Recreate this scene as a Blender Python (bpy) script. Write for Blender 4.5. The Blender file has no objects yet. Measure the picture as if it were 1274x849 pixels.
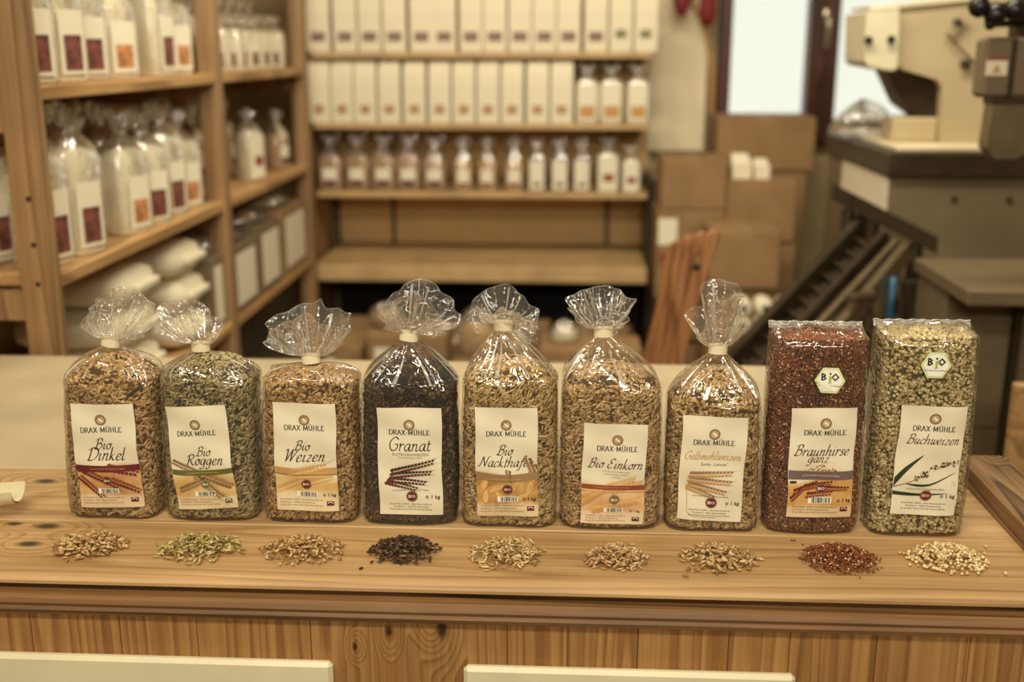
import bpy, math, random
import numpy as np
from mathutils import Vector, Matrix
random.seed(7); rng = np.random.default_rng(11)
PI = math.pi
S = bpy.context.scene
COL = S.collection
# ------------------------------------------------------------------ camera
F_PX, CX, CY = 1370.0, 637.0, 424.5
PITCH = math.atan(363.5 / F_PX); YAW = math.radians(2.93); EYE = Vector((0, 0, 1.42))
cd = bpy.data.cameras.new('camera'); cam = bpy.data.objects.new('camera', cd); COL.objects.link(cam)
cam.location = EYE; cam.rotation_euler = (PI/2 - PITCH, 0, YAW)
cd.sensor_width = 36.0; cd.lens = F_PX / 1274 * 36; cd.clip_start = .02
cd.dof.use_dof = True; cd.dof.focus_distance = 1.2; cd.dof.aperture_fstop = 3.0
S.camera = cam
# ------------------------------------------------------------------ world, lights, exposure
w = bpy.data.worlds.new('sky'); S.world = w; w.use_nodes = True
w.node_tree.nodes['Background'].inputs[0].default_value = (.97, .98, .83, 1)
w.node_tree.nodes['Background'].inputs[1].default_value = 1.12
WARM = (1.0, .92, .74)
def area(name, loc, target, sx, sy, power, col=WARM):
    l = bpy.data.lights.new(name, 'AREA'); l.shape = 'RECTANGLE'; l.size = sx; l.size_y = sy; l.energy = power; l.color = col
    o = bpy.data.objects.new(name, l); COL.objects.link(o); o.location = loc
    o.rotation_euler = (Vector(target) - Vector(loc)).to_track_quat('-Z', 'Y').to_euler()
    return o
area('ceiling_lamp_counter', (-.25, .0, 2.42), (-.05, 1.15, 1.0), 1.3, .12, 30)
area('ceiling_lamp_aisle', (.1, 2.3, 2.62), (.1, 3.4, .6), 2.0, .2, 52)
area('ceiling_lamp_front', (.5, -1.5, 2.3), (0, 3.5, .9), 1.6, .25, 38)
vs = S.view_settings; S.display_settings.display_device = 'sRGB'
vs.view_transform = 'Standard'; vs.look = 'None'; vs.gamma = 1; vs.use_curve_mapping = False; vs.exposure = -0.08
S.cycles.transparent_max_bounces = 24; S.cycles.max_bounces = 8
# ------------------------------------------------------------------ placing by eye: a pixel and one known coordinate give a place
_fw = Vector((-math.sin(YAW)*math.cos(PITCH), math.cos(YAW)*math.cos(PITCH), -math.sin(PITCH)))
_rt = Vector((math.cos(YAW), math.sin(YAW), 0)); _up = _rt.cross(_fw)
def ray(px, py): return _fw*F_PX + _rt*(px-CX) - _up*(py-CY)
def at(px, py, y): d = ray(px, py); return EYE + d*((y-EYE.y)/d.y)
def atx(px, py, x): d = ray(px, py); return EYE + d*((x-EYE.x)/d.x)
def atz(px, py, z): d = ray(px, py); return EYE + d*((z-EYE.z)/d.z)
# ------------------------------------------------------------------ materials
def lin(c): return tuple((v/255/12.92 if v/255 <= .04045 else ((v/255+.055)/1.055)**2.4) for v in c)
def newmat(name):
    m = bpy.data.materials.new(name); m.use_nodes = True; nt = m.node_tree
    return m, nt, nt.nodes['Principled BSDF'], nt.nodes['Material Output']
def N(nt, t, **k):
    n = nt.nodes.new(t)
    for a, v in k.items():
        if a.startswith('i_'): n.inputs[a[2:].replace('_', ' ')].default_value = v
        else: setattr(n, a, v)
    return n
def ramp(nt, stops):
    r = N(nt, 'ShaderNodeValToRGB'); e = r.color_ramp.elements
    while len(e) < len(stops): e.new(.5)
    for el, (p, c) in zip(e, stops): el.position = p; el.color = lin(c) + (1,)
    return r
def plain(name, c, rough=.6, metal=0.0, noise=0.0, nscale=40, bump=0.0, spec=.5, stretch=(1, 1, 1)):
    m, nt, b, o = newmat(name); L = nt.links.new
    b.inputs['Base Color'].default_value = lin(c) + (1,); b.inputs['Roughness'].default_value = rough
    b.inputs['Metallic'].default_value = metal; b.inputs['Specular IOR Level'].default_value = spec
    if noise or bump:
        tc = N(nt, 'ShaderNodeTexCoord'); mp = N(nt, 'ShaderNodeMapping'); mp.inputs['Scale'].default_value = stretch
        nz = N(nt, 'ShaderNodeTexNoise', i_Scale=nscale, i_Detail=5.0)
        L(tc.outputs['Object'], mp.inputs[0]); L(mp.outputs[0], nz.inputs['Vector'])
        if noise:
            r = ramp(nt, [(.3, tuple(max(0, v*(1-noise)) for v in c)), (.7, tuple(min(255, v*(1+noise*.6)) for v in c))])
            L(nz.outputs[0], r.inputs[0]); L(r.outputs[0], b.inputs['Base Color'])
        if bump:
            bp = N(nt, 'ShaderNodeBump', i_Strength=bump, i_Distance=.004)
            L(nz.outputs[0], bp.inputs['Height']); L(bp.outputs[0], b.inputs['Normal'])
    return m
def wood(name, light, mid, dark, axis=0, rings=16.0, rough=.5, knots=(), stain=.25, fibre=.42, scale=9.0, along=.07):
    """pine: growth rings as bands stretched along AXIS, bent round the knots; knots are (x, y, z, radius) in object space"""
    m, nt, b, o = newmat(name); L = nt.links.new
    tc = N(nt, 'ShaderNodeTexCoord'); oi = N(nt, 'ShaderNodeObjectInfo')
    ofs = N(nt, 'ShaderNodeVectorMath', operation='MULTIPLY_ADD')
    cmb = N(nt, 'ShaderNodeCombineXYZ')
    for k in range(3): L(oi.outputs['Random'], cmb.inputs[k])
    ofs.inputs[1].default_value = (7, 5, 9)
    L(cmb.outputs[0], ofs.inputs[0]); L(tc.outputs['Object'], ofs.inputs[2])
    sc = [1, 1, 1]; sc[axis] = along
    mp = N(nt, 'ShaderNodeMapping'); mp.inputs['Scale'].default_value = sc; L(ofs.outputs[0], mp.inputs[0])
    n1 = N(nt, 'ShaderNodeTexNoise', i_Scale=scale, i_Detail=2.0, i_Roughness=.4); L(mp.outputs[0], n1.inputs['Vector'])
    phase = N(nt, 'ShaderNodeMath', operation='MULTIPLY'); phase.inputs[1].default_value = rings; L(n1.outputs[0], phase.inputs[0])
    ph = phase.outputs[0]; dk = None
    for (x, y, z, r) in knots:
        sub = N(nt, 'ShaderNodeVectorMath', operation='SUBTRACT'); sub.inputs[1].default_value = (x, y, z); L(tc.outputs['Object'], sub.inputs[0])
        s2 = N(nt, 'ShaderNodeVectorMath', operation='MULTIPLY'); v = [1/r]*3; v[axis] = .5/r; s2.inputs[1].default_value = v; L(sub.outputs[0], s2.inputs[0])
        ln = N(nt, 'ShaderNodeVectorMath', operation='LENGTH'); L(s2.outputs[0], ln.inputs[0])
        inv = N(nt, 'ShaderNodeMapRange', interpolation_type='SMOOTHSTEP'); inv.inputs[1].default_value = 4.5; inv.inputs[2].default_value = .6
        inv.inputs[3].default_value = 0; inv.inputs[4].default_value = 3.4; L(ln.outputs['Value'], inv.inputs[0])
        ad = N(nt, 'ShaderNodeMath', operation='ADD'); L(ph, ad.inputs[0]); L(inv.outputs[0], ad.inputs[1]); ph = ad.outputs[0]
        kd = N(nt, 'ShaderNodeMapRange', interpolation_type='SMOOTHSTEP'); kd.inputs[1].default_value = 1.25; kd.inputs[2].default_value = .3
        L(ln.outputs['Value'], kd.inputs[0])
        if dk is None: dk = kd.outputs[0]
        else:
            mx = N(nt, 'ShaderNodeMath', operation='MAXIMUM'); L(dk, mx.inputs[0]); L(kd.outputs[0], mx.inputs[1]); dk = mx.outputs[0]
    fr = N(nt, 'ShaderNodeMath', operation='FRACT'); L(ph, fr.inputs[0])
    r = ramp(nt, [(0, light), (.55, mid), (.86, dark), (1, light)]); L(fr.outputs[0], r.inputs[0])
    sc2 = [220, 220, 220]; sc2[axis] = 5
    mp2 = N(nt, 'ShaderNodeMapping'); mp2.inputs['Scale'].default_value = sc2; L(ofs.outputs[0], mp2.inputs[0])
    n2 = N(nt, 'ShaderNodeTexNoise', i_Scale=1.0, i_Detail=4.0); L(mp2.outputs[0], n2.inputs['Vector'])
    mixf = N(nt, 'ShaderNodeMix', data_type='RGBA', blend_type='MULTIPLY'); mixf.inputs[0].default_value = fibre
    rf = N(nt, 'ShaderNodeMapRange'); rf.inputs[1].default_value = .3; rf.inputs[2].default_value = .7; rf.inputs[3].default_value = .45; rf.inputs[4].default_value = 1.25
    L(n2.outputs[0], rf.inputs[0]); L(r.outputs[0], mixf.inputs[6]); L(rf.outputs[0], mixf.inputs[7])
    n3 = N(nt, 'ShaderNodeTexNoise', i_Scale=6.0, i_Detail=5.0); L(ofs.outputs[0], n3.inputs['Vector'])
    mixs = N(nt, 'ShaderNodeMix', data_type='RGBA', blend_type='MULTIPLY'); mixs.inputs[0].default_value = stain
    rs = N(nt, 'ShaderNodeMapRange'); rs.inputs[1].default_value = .35; rs.inputs[2].default_value = .65; rs.inputs[3].default_value = .55; rs.inputs[4].default_value = 1.1
    L(n3.outputs[0], rs.inputs[0]); L(mixf.outputs[2], mixs.inputs[6]); L(rs.outputs[0], mixs.inputs[7])
    out = mixs.outputs[2]
    if dk is not None:
        mk = N(nt, 'ShaderNodeMix', data_type='RGBA'); L(dk, mk.inputs[0]); L(out, mk.inputs[6]); mk.inputs[7].default_value = lin(tuple(v*.42 for v in dark)) + (1,); out = mk.outputs[2]
    L(out, b.inputs['Base Color']); b.inputs['Roughness'].default_value = rough
    bp = N(nt, 'ShaderNodeBump', i_Strength=.25, i_Distance=.002); L(n2.outputs[0], bp.inputs['Height']); L(bp.outputs[0], b.inputs['Normal'])
    return m
def film(name, haze=.05, gloss=.16, bump=.25, scale=55, rough=.07):
    """clear cellophane: mostly see-through, glossy by angle, crinkled by fine relief"""
    m, nt, b, o = newmat(name); nt.nodes.remove(b); L = nt.links.new
    tr = N(nt, 'ShaderNodeBsdfTransparent'); tr.inputs[0].default_value = (.97, .96, .93, 1)
    gl = N(nt, 'ShaderNodeBsdfGlossy'); gl.inputs['Roughness'].default_value = rough; gl.inputs[0].default_value = (1, 1, 1, 1)
    df = N(nt, 'ShaderNodeBsdfDiffuse'); df.inputs[0].default_value = (.85, .82, .74, 1)
    tc = N(nt, 'ShaderNodeTexCoord'); nz = N(nt, 'ShaderNodeTexNoise', i_Scale=float(scale), i_Detail=2.0, i_Distortion=1.2); L(tc.outputs['Object'], nz.inputs['Vector'])
    bp = N(nt, 'ShaderNodeBump', i_Strength=bump, i_Distance=.006); L(nz.outputs[0], bp.inputs['Height'])
    L(bp.outputs[0], gl.inputs['Normal'])
    lw = N(nt, 'ShaderNodeLayerWeight', i_Blend=.28); L(bp.outputs[0], lw.inputs['Normal'])
    fm = N(nt, 'ShaderNodeMath', operation='MULTIPLY_ADD'); fm.inputs[1].default_value = .55; fm.inputs[2].default_value = gloss*.35; L(lw.outputs['Fresnel'], fm.inputs[0])
    fm.use_clamp = True
    m1 = N(nt, 'ShaderNodeMixShader'); m1.inputs[0].default_value = haze; L(tr.outputs[0], m1.inputs[1]); L(df.outputs[0], m1.inputs[2])
    m2 = N(nt, 'ShaderNodeMixShader'); L(fm.outputs[0], m2.inputs[0]); L(m1.outputs[0], m2.inputs[1]); L(gl.outputs[0], m2.inputs[2])
    L(m2.outputs[0], o.inputs[0])
    return m
def tinted(name, stops, rough=.45, attr='tint', spec=.4):
    m, nt, b, o = newmat(name); L = nt.links.new
    a = N(nt, 'ShaderNodeAttribute', attribute_name=attr); r = ramp(nt, stops); L(a.outputs['Fac'], r.inputs[0]); L(r.outputs[0], b.inputs['Base Color'])
    b.inputs['Roughness'].default_value = rough; b.inputs['Specular IOR Level'].default_value = spec
    return m
M = {}
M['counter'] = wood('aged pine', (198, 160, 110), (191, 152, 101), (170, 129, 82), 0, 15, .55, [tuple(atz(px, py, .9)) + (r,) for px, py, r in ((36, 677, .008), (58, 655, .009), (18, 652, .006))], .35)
M['counter2'] = wood('aged pine back board', (204, 168, 118), (196, 159, 108), (172, 132, 84), 0, 11, .55, [tuple(atz(57, 599, .9)) + (.009,)], .3)
M['rail'] = wood('grey worn timber', (158, 122, 80), (132, 98, 60), (78, 54, 32), 1, 20, .6, [(.53, 1.33, .93, .006)], .5, .6)
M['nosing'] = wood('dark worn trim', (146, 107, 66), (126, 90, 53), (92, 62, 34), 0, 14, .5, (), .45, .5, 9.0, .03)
_k = [tuple(at(px, py, .99)) + (r,) for px, py, r in ((532, 763, .006), (550, 783, .007), (484, 786, .0045), (442, 805, .003))]
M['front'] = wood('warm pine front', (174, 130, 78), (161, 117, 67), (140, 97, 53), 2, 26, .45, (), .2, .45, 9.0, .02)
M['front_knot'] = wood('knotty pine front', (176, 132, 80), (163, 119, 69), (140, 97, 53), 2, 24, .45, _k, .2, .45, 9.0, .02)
M['shelf'] = wood('shelf spruce', (200, 158, 104), (186, 144, 90), (152, 112, 66), 1, 8, .6)
M['post'] = wood('post spruce', (172, 136, 94), (158, 122, 81), (130, 97, 61), 2, 7, .6, (), .3)
M['back_shelf'] = plain('pale shelf board', (196, 162, 112), .5, noise=.1, nscale=8)
M['back_panel'] = plain('shelf back panel', (206, 170, 114), .6, noise=.05, nscale=6)
M['pale_top'] = plain('pale laminate top', (196, 177, 141), .45, noise=.06, nscale=9)
M['cream'] = plain('cream painted panel', (222, 212, 176), .45, noise=.04, nscale=14)
M['wall'] = plain('warm plaster', (176, 154, 114), .9, noise=.06, nscale=4)
M['ceil'] = plain('ceiling paint', (172, 158, 128), .9)
M['floor'] = plain('worn floor', (95, 76, 52), .6, noise=.2, nscale=5)
M['card'] = plain('corrugated cardboard', (146, 113, 73), .8, noise=.08, nscale=10)
M['card_in'] = plain('cardboard edge', (196, 158, 106), .85)
M['paper'] = plain('white kraft paper', (232, 220, 188), .7, bump=.12, nscale=60)
M['flour'] = plain('packed flour', (238, 228, 200), .75, noise=.03, nscale=50)
M['label'] = plain('label paper', (234, 224, 196), .6)
M['film'] = film('clear film', .02, .12, .4, 55, .05)
M['lip'] = film('sealed film lip', .38, .3, .7, 85, .08)
M['crease_glint'] = film('film crease', .42, .5, .4, 60, .12)
M['ruff'] = film('crinkled film', .06, .3, .9, 85, .05)
M['film_bg'] = film('thin film', .07, .3, .5, 40, .1)
M['tie'] = plain('paper tie band', (226, 212, 176), .6)
M['black'] = plain('black ink', (30, 24, 16), .6)
M['brown'] = plain('brown ink', (64, 44, 24), .6)
M['maroon'] = plain('maroon ink', (98, 30, 34), .6)
M['gold'] = plain('gold ink', (196, 158, 100), .5)
M['olive'] = plain('olive ink', (92, 96, 44), .6)
M['leafgreen'] = plain('dark green print', (38, 52, 30), .6)
M['lime'] = plain('lime print', (150, 185, 60), .6)
M['white'] = plain('white print', (240, 234, 215), .6)
M['dim'] = plain('small print ink', (122, 96, 62), .6)
M['tan'] = plain('tan print', (196, 146, 84), .6)
M['straw'] = plain('straw print', (222, 178, 104), .6)
M['maroon_print'] = plain('mottled maroon print', (116, 66, 56), .6, noise=.35, nscale=60)
M['orange_print'] = plain('mottled orange print', (186, 126, 80), .6, noise=.3, nscale=60)
M['sand'] = plain('sand print', (186, 166, 126), .6)
M['fill_brown'] = plain('brown grain seen through film', (172, 132, 82), .8, noise=.25, nscale=160)
M['fill_tan'] = plain('tan grain seen through film', (202, 164, 108), .8, noise=.2, nscale=160)
M['fill_dark'] = plain('dark seed seen through film', (92, 76, 54), .8, noise=.25, nscale=160)
M['rust'] = plain('rust print', (140, 66, 36), .6)
M['plum'] = plain('grey plum print', (112, 92, 88), .6)
M['taupe'] = plain('taupe print', (150, 118, 82), .6)
M['pink'] = plain('pale petal print', (206, 178, 150), .6)
M['beige'] = plain('beige enamel', (192, 174, 136), .4, noise=.04, nscale=6)
M['greymet'] = plain('grey painted steel', (116, 100, 74), .45, noise=.06, nscale=7)
M['steel'] = plain('brushed steel', (150, 132, 104), .35, .8, noise=.08, nscale=30)
M['darkmet'] = plain('dark steel', (70, 57, 40), .4, .5, noise=.15, nscale=18)
M['blackpl'] = plain('black plastic', (22, 17, 12), .35)
M['frame'] = wood('dark stained window wood', (84, 42, 24), (70, 33, 18), (44, 20, 11), 2, 9, .4)
M['slat'] = wood('reddish beech slat', (186, 130, 82), (170, 114, 68), (122, 76, 44), 2, 10, .5)
M['slat_end'] = plain('pale slat end grain', (216, 164, 108), .6)
M['red'] = plain('dark red cloth', (120, 22, 24), .7, noise=.1)
M['blue'] = plain('blue hose', (40, 92, 120), .4)
M['sheet'] = plain('pale hanging sheet', (230, 214, 178), .8, noise=.04, nscale=5)
M['handle'] = plain('window handle metal', (190, 176, 150), .3, .8)
mg, nt, b, o = newmat('window glass'); nt.nodes.remove(b)
_t = N(nt, 'ShaderNodeBsdfTransparent'); _g = N(nt, 'ShaderNodeBsdfGlossy'); _g.inputs['Roughness'].default_value = .02
_m = N(nt, 'ShaderNodeMixShader'); _m.inputs[0].default_value = .05
nt.links.new(_t.outputs[0], _m.inputs[1]); nt.links.new(_g.outputs[0], _m.inputs[2]); nt.links.new(_m.outputs[0], o.inputs[0]); M['glass'] = mg
# print on the labels: the painted picture is stored per vertex
mp_, nt, b, o = newmat('printed label'); _a = N(nt, 'ShaderNodeAttribute', attribute_name='ink'); nt.links.new(_a.outputs['Color'], b.inputs['Base Color']); b.inputs['Roughness'].default_value = .5; M['printed'] = mp_
# ------------------------------------------------------------------ mesh helpers
class MB:
    def __init__(s): s.v = []; s.f = []; s.m = []
    def add(s, vs, fs, mi=0):
        o = len(s.v); s.v += [tuple(p) for p in vs]; s.f += [tuple(i+o for i in f) for f in fs]; s.m += [mi]*len(fs); return s
    def box(s, x0, x1, y0, y1, z0, z1, mi=0, ch=0.0, mat=None):
        """a box with all edges chamfered by CH"""
        c = min(ch, (x1-x0)*.45, (y1-y0)*.45, (z1-z0)*.45)
        if c <= 0:
            vs = [(x, y, z) for z in (z0, z1) for y in (y0, y1) for x in (x0, x1)]
            fs = [(0, 2, 3, 1), (4, 5, 7, 6), (0, 1, 5, 4), (2, 6, 7, 3), (0, 4, 6, 2), (1, 3, 7, 5)]
        else:
            L = [(x0, x1), (y0, y1), (z0, z1)]; vs = []; idx = {}
            for k in range(8):
                sg = [(k >> a) & 1 for a in range(3)]
                for a in range(3):
                    p = [L[i][sg[i]] + (0 if i == a else (c if sg[i] == 0 else -c)) for i in range(3)]
                    idx[(k, a)] = len(vs); vs.append(tuple(p))
            fs = []
            for a in range(3):
                b_, c_ = (a+1) % 3, (a+2) % 3
                for sgn in (0, 1):
                    q = [sgn << a, (sgn << a) | (1 << b_), (sgn << a) | (1 << b_) | (1 << c_), (sgn << a) | (1 << c_)]
                    f = [idx[(k, a)] for k in q]; fs.append(f if sgn else f[::-1])
                for s1 in (0, 1):
                    for s2 in (0, 1):
                        k0 = (s1 << b_) | (s2 << c_); k1 = k0 | (1 << a)
                        f = [idx[(k0, b_)], idx[(k1, b_)], idx[(k1, c_)], idx[(k0, c_)]]; fs.append(f if s1 ^ s2 else f[::-1])
            for k in range(8):
                f = [idx[(k, 0)], idx[(k, 1)], idx[(k, 2)]]; par = bin(k).count('1') % 2; fs.append(f if par else f[::-1])
        if mat is not None: vs = [mat @ Vector(p) for p in vs]
        return s.add(vs, fs, mi)
    def loft(s, rings, mi=0, caps=(True, True), closed=True):
        n = len(rings[0]); o = len(s.v)
        for r in rings: s.v += [tuple(p) for p in r]
        m = n if closed else n-1
        for i in range(len(rings)-1):
            for j in range(m):
                k = (j+1) % n; s.f.append((o+i*n+j, o+i*n+k, o+(i+1)*n+k, o+(i+1)*n+j)); s.m.append(mi)
        if caps[0]: s.f.append(tuple(o+j for j in range(n))[::-1]); s.m.append(mi)
        if caps[1]: s.f.append(tuple(o+(len(rings)-1)*n+j for j in range(n))); s.m.append(mi)
        return s
    def tube(s, pts, r, n=10, mi=0):
        pts = [Vector(p) for p in pts]; rings = []; rs = r if isinstance(r, (list, tuple)) else [r]*len(pts); u = None
        for i, p in enumerate(pts):
            d = (pts[min(i+1, len(pts)-1)] - pts[max(i-1, 0)]).normalized()
            if u is None: u = d.orthogonal().normalized()
            u = (u - d*u.dot(d)).normalized(); v = d.cross(u)
            rings.append([p + (u*math.cos(2*PI*k/n) + v*math.sin(2*PI*k/n))*rs[i] for k in range(n)])
        return s.loft(rings, mi)
    def lathe(s, prof, c=(0, 0, 0), n=16, mi=0, mat=None):
        rings = [[Vector((c[0]+r*math.cos(2*PI*k/n), c[1]+r*math.sin(2*PI*k/n), c[2]+z)) for k in range(n)] for r, z in prof]
        if mat is not None: rings = [[mat @ p for p in r] for r in rings]
        return s.loft(rings, mi)
    def prism(s, poly, y0, y1, mi=0, axis=1):
        """a polygon in the two other axes extruded along AXIS"""
        def P(a, b, t):
            q = [a, b]; q.insert(axis, t); return tuple(q)
        r0 = [P(a, b, y0) for a, b in poly]; r1 = [P(a, b, y1) for a, b in poly]
        return s.loft([r0, r1], mi)
    def build(s, name, mats, parent=None, smooth=False, loc=None, rot=None, recalc=True):
        me = bpy.data.meshes.new(name); me.from_pydata(s.v, [], s.f)
        for m in (mats if isinstance(mats, (list, tuple)) else [mats]): me.materials.append(M[m] if isinstance(m, str) else m)
        if max(s.m, default=0) > 0: me.polygons.foreach_set('material_index', s.m)
        if recalc:
            import bmesh
            bm = bmesh.new(); bm.from_mesh(me); bmesh.ops.recalc_face_normals(bm, faces=bm.faces); bm.to_mesh(me); bm.free()
        if smooth: me.polygons.foreach_set('use_smooth', [True]*len(me.polygons))
        me.update()
        return link(name, me, parent, loc, rot)
def link(name, me, parent=None, loc=None, rot=None):
    o = bpy.data.objects.new(name, me); COL.objects.link(o)
    if parent is not None: o.parent = parent
    if loc is not None: o.location = loc
    if rot is not None: o.rotation_euler = rot
    return o
def tag(o, label=None, cat=None, group=None, kind=None):
    if label: o['label'] = label
    if cat: o['category'] = cat
    if group: o['group'] = group
    if kind: o['kind'] = kind
    return o
def thing(name, label, cat, loc=(0, 0, 0), rz=0, group=None):
    o = bpy.data.objects.new(name, None); COL.objects.link(o); o.location = loc; o.rotation_euler = (0, 0, rz); o.empty_display_size = .05
    return tag(o, label, cat, group)
def dup(root, loc, rz=0, label=None, group=None, scale=None):
    def cp(o, par):
        c = o.copy(); COL.objects.link(c)
        if par is not None: c.parent = par
        for ch in list(o.children): cp(ch, c)
        return c
    r = cp(root, None); r.location = loc; r.rotation_euler = (0, 0, rz)
    if label: r['label'] = label
    if group: r['group'] = group
    if scale: r.scale = scale
    return r
def structure(o): o['kind'] = 'structure'; return o
ORD = ['first', 'second', 'third', 'fourth', 'fifth', 'sixth', 'seventh', 'eighth', 'ninth', 'tenth', 'eleventh', 'twelfth', 'thirteenth', 'fourteenth']
# ------------------------------------------------------------------ the room
XL, XR, YB, YF, ZC = -1.42, 2.6, 4.5, -2.2, 2.75
structure(MB().box(XL-.1, XR+.1, YF-.1, YB+.1, -.06, 0).build('floor', 'floor'))
structure(MB().box(XL-.1, XR+.1, YF-.1, YB+.1, ZC, ZC+.06).build('ceiling', 'ceil'))
structure(MB().box(XL-.1, XL, YF, YB, 0, ZC).build('wall_left', 'wall'))
structure(MB().box(XR, XR+.1, YF, YB, 0, ZC).build('wall_right', 'wall'))
structure(MB().box(XL-.1, XR+.1, YF-.1, YF, 0, ZC).build('wall_front', 'wall'))
WX0, WX1, WZ0, WZ1 = .575, 1.62, 1.06, 2.25            # the window opening in the back wall
bw = MB(); bw.box(XL, WX0, YB, YB+.12, 0, ZC); bw.box(WX1, XR, YB, YB+.12, 0, ZC); bw.box(WX0, WX1, YB, YB+.12, 0, WZ0); bw.box(WX0, WX1, YB, YB+.12, WZ1, ZC)
structure(bw.build('wall_back', 'wall'))
win = thing('window_1', None, None, (0, 0, 0)); structure(win)
fy0, fy1 = YB-.05, YB+.03
fr = MB(); fr.box(WX0, WX0+.05, fy0, fy1, WZ0, WZ1, ch=.004); fr.box(WX1-.05, WX1, fy0, fy1, WZ0, WZ1, ch=.004)
fr.box(WX0, WX1, fy0, fy1, WZ0, WZ0+.09, ch=.004); fr.box(WX0, WX1, fy0, fy1, WZ1-.06, WZ1, ch=.004); fr.box(.918, 1.03, fy0-.02, fy1, WZ0, WZ1, ch=.006)
fr.build('frame', 'frame', win)
for x0, x1 in ((WX0+.05, .918), (1.03, WX1-.05)): MB().box(x0, x1, YB-.006, YB-.002, WZ0+.09, WZ1-.06).build('pane', 'glass', win)
hd = MB(); hp = at(1029, 20, fy0-.02)
hd.box(hp.x-.014, hp.x+.014, fy0-.028, fy0-.018, hp.z-.03, hp.z+.03, ch=.004); hd.tube([(hp.x, fy0-.02, hp.z), (hp.x, fy0-.055, hp.z), (hp.x, fy0-.06, hp.z-.02), (hp.x-.004, fy0-.06, hp.z-.12)], .009, 8)
hd.build('handle', 'handle', win, smooth=True)
# ------------------------------------------------------------------ the counter
ZT = .90
ct = thing('shop_counter', 'long pine shop counter with pale rear top and cream front panels', 'counter')
def bar(name, mat, x0, x1, y0, y1, z0, z1, ch=.002, parent=ct, **k): return MB().box(x0, x1, y0, y1, z0, z1, ch=ch, **k).build(name, mat, parent)
CL, CR = -1.25, .60
bar('pale_worktop', 'pale_top', CL, .43, 1.291, 1.812, ZT-.03, ZT+.001)
bar('top_board', 'counter2', CL, .53, 1.1335, 1.289, ZT-.03, ZT)
fb = MB(); prof = [(1.132, ZT-.011), (1.132, ZT), (1.012, ZT), (1.004, ZT-.0022), (1.0005, ZT-.006), (1.0005, ZT-.0095), (1.004, ZT-.011)]
fb.prism([(y, z) for y, z in prof], CL, .548, axis=0); fb.build('top_board', 'counter', ct)
rl = MB(); rp = [(.492, ZT), (.492, ZT+.026), (.497, ZT+.031), (.545, ZT+.031), (.552, ZT+.025), (.552, ZT-.05), (.53, ZT-.05), (.53, ZT)]
rl.loft([[(x, .95, z) for x, z in rp], [(x, 1.31, z) for x, z in rp], [(.492+(x-.492)*.9+.003, 1.325, ZT+(z-ZT)*.9) for x, z in rp], [(.5+(x-.492)*.7, 1.334, ZT+(z-ZT)*.6) for x, z in rp]])
rl.build('side_rail', 'rail', ct)
bar('gap_shade_fillet', 'darkmet', CL, .548, 1.04, 1.29, ZT-.03, ZT-.0112, 0)  # dark filler: the shadow of the slot is put into its colour
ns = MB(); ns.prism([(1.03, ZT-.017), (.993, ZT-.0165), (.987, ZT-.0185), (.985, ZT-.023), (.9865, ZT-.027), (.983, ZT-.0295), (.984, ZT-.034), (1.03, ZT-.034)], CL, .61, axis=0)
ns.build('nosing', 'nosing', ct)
xs = [-1.25, -1.12, -1.0, -.88, -.76, -.64, -.545, -.452, -.372, -.255, -.055, .005, .075, .165, .225, .31, .40, .47, .61]
for a, b_ in zip(xs, xs[1:]):
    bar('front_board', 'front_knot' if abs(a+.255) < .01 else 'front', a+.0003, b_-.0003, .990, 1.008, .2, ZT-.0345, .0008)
for x0, x1 in ((-1.1, -.232), (-.099, .231)): bar('front_panel', 'cream', x0, x1, .978, .9895, .15, .8205, .004)
for i, (px, py) in enumerate(((321, 757), (843, 770), (918, 779), (1104, 782), (1184, 783))):
    p = at(px, py, .9895); MB().lathe([(.0, 0), (.0025, .0), (.003, .0012), (.0, .002)], n=8, mat=Matrix.Translation(p) @ Matrix.Rotation(PI/2, 4, 'X')).build('nail', 'darkmet', ct)
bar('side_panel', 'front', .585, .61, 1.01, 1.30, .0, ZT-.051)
bar('base_board', 'front', CL, .58, 1.02, 1.04, 0, .2)
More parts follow.
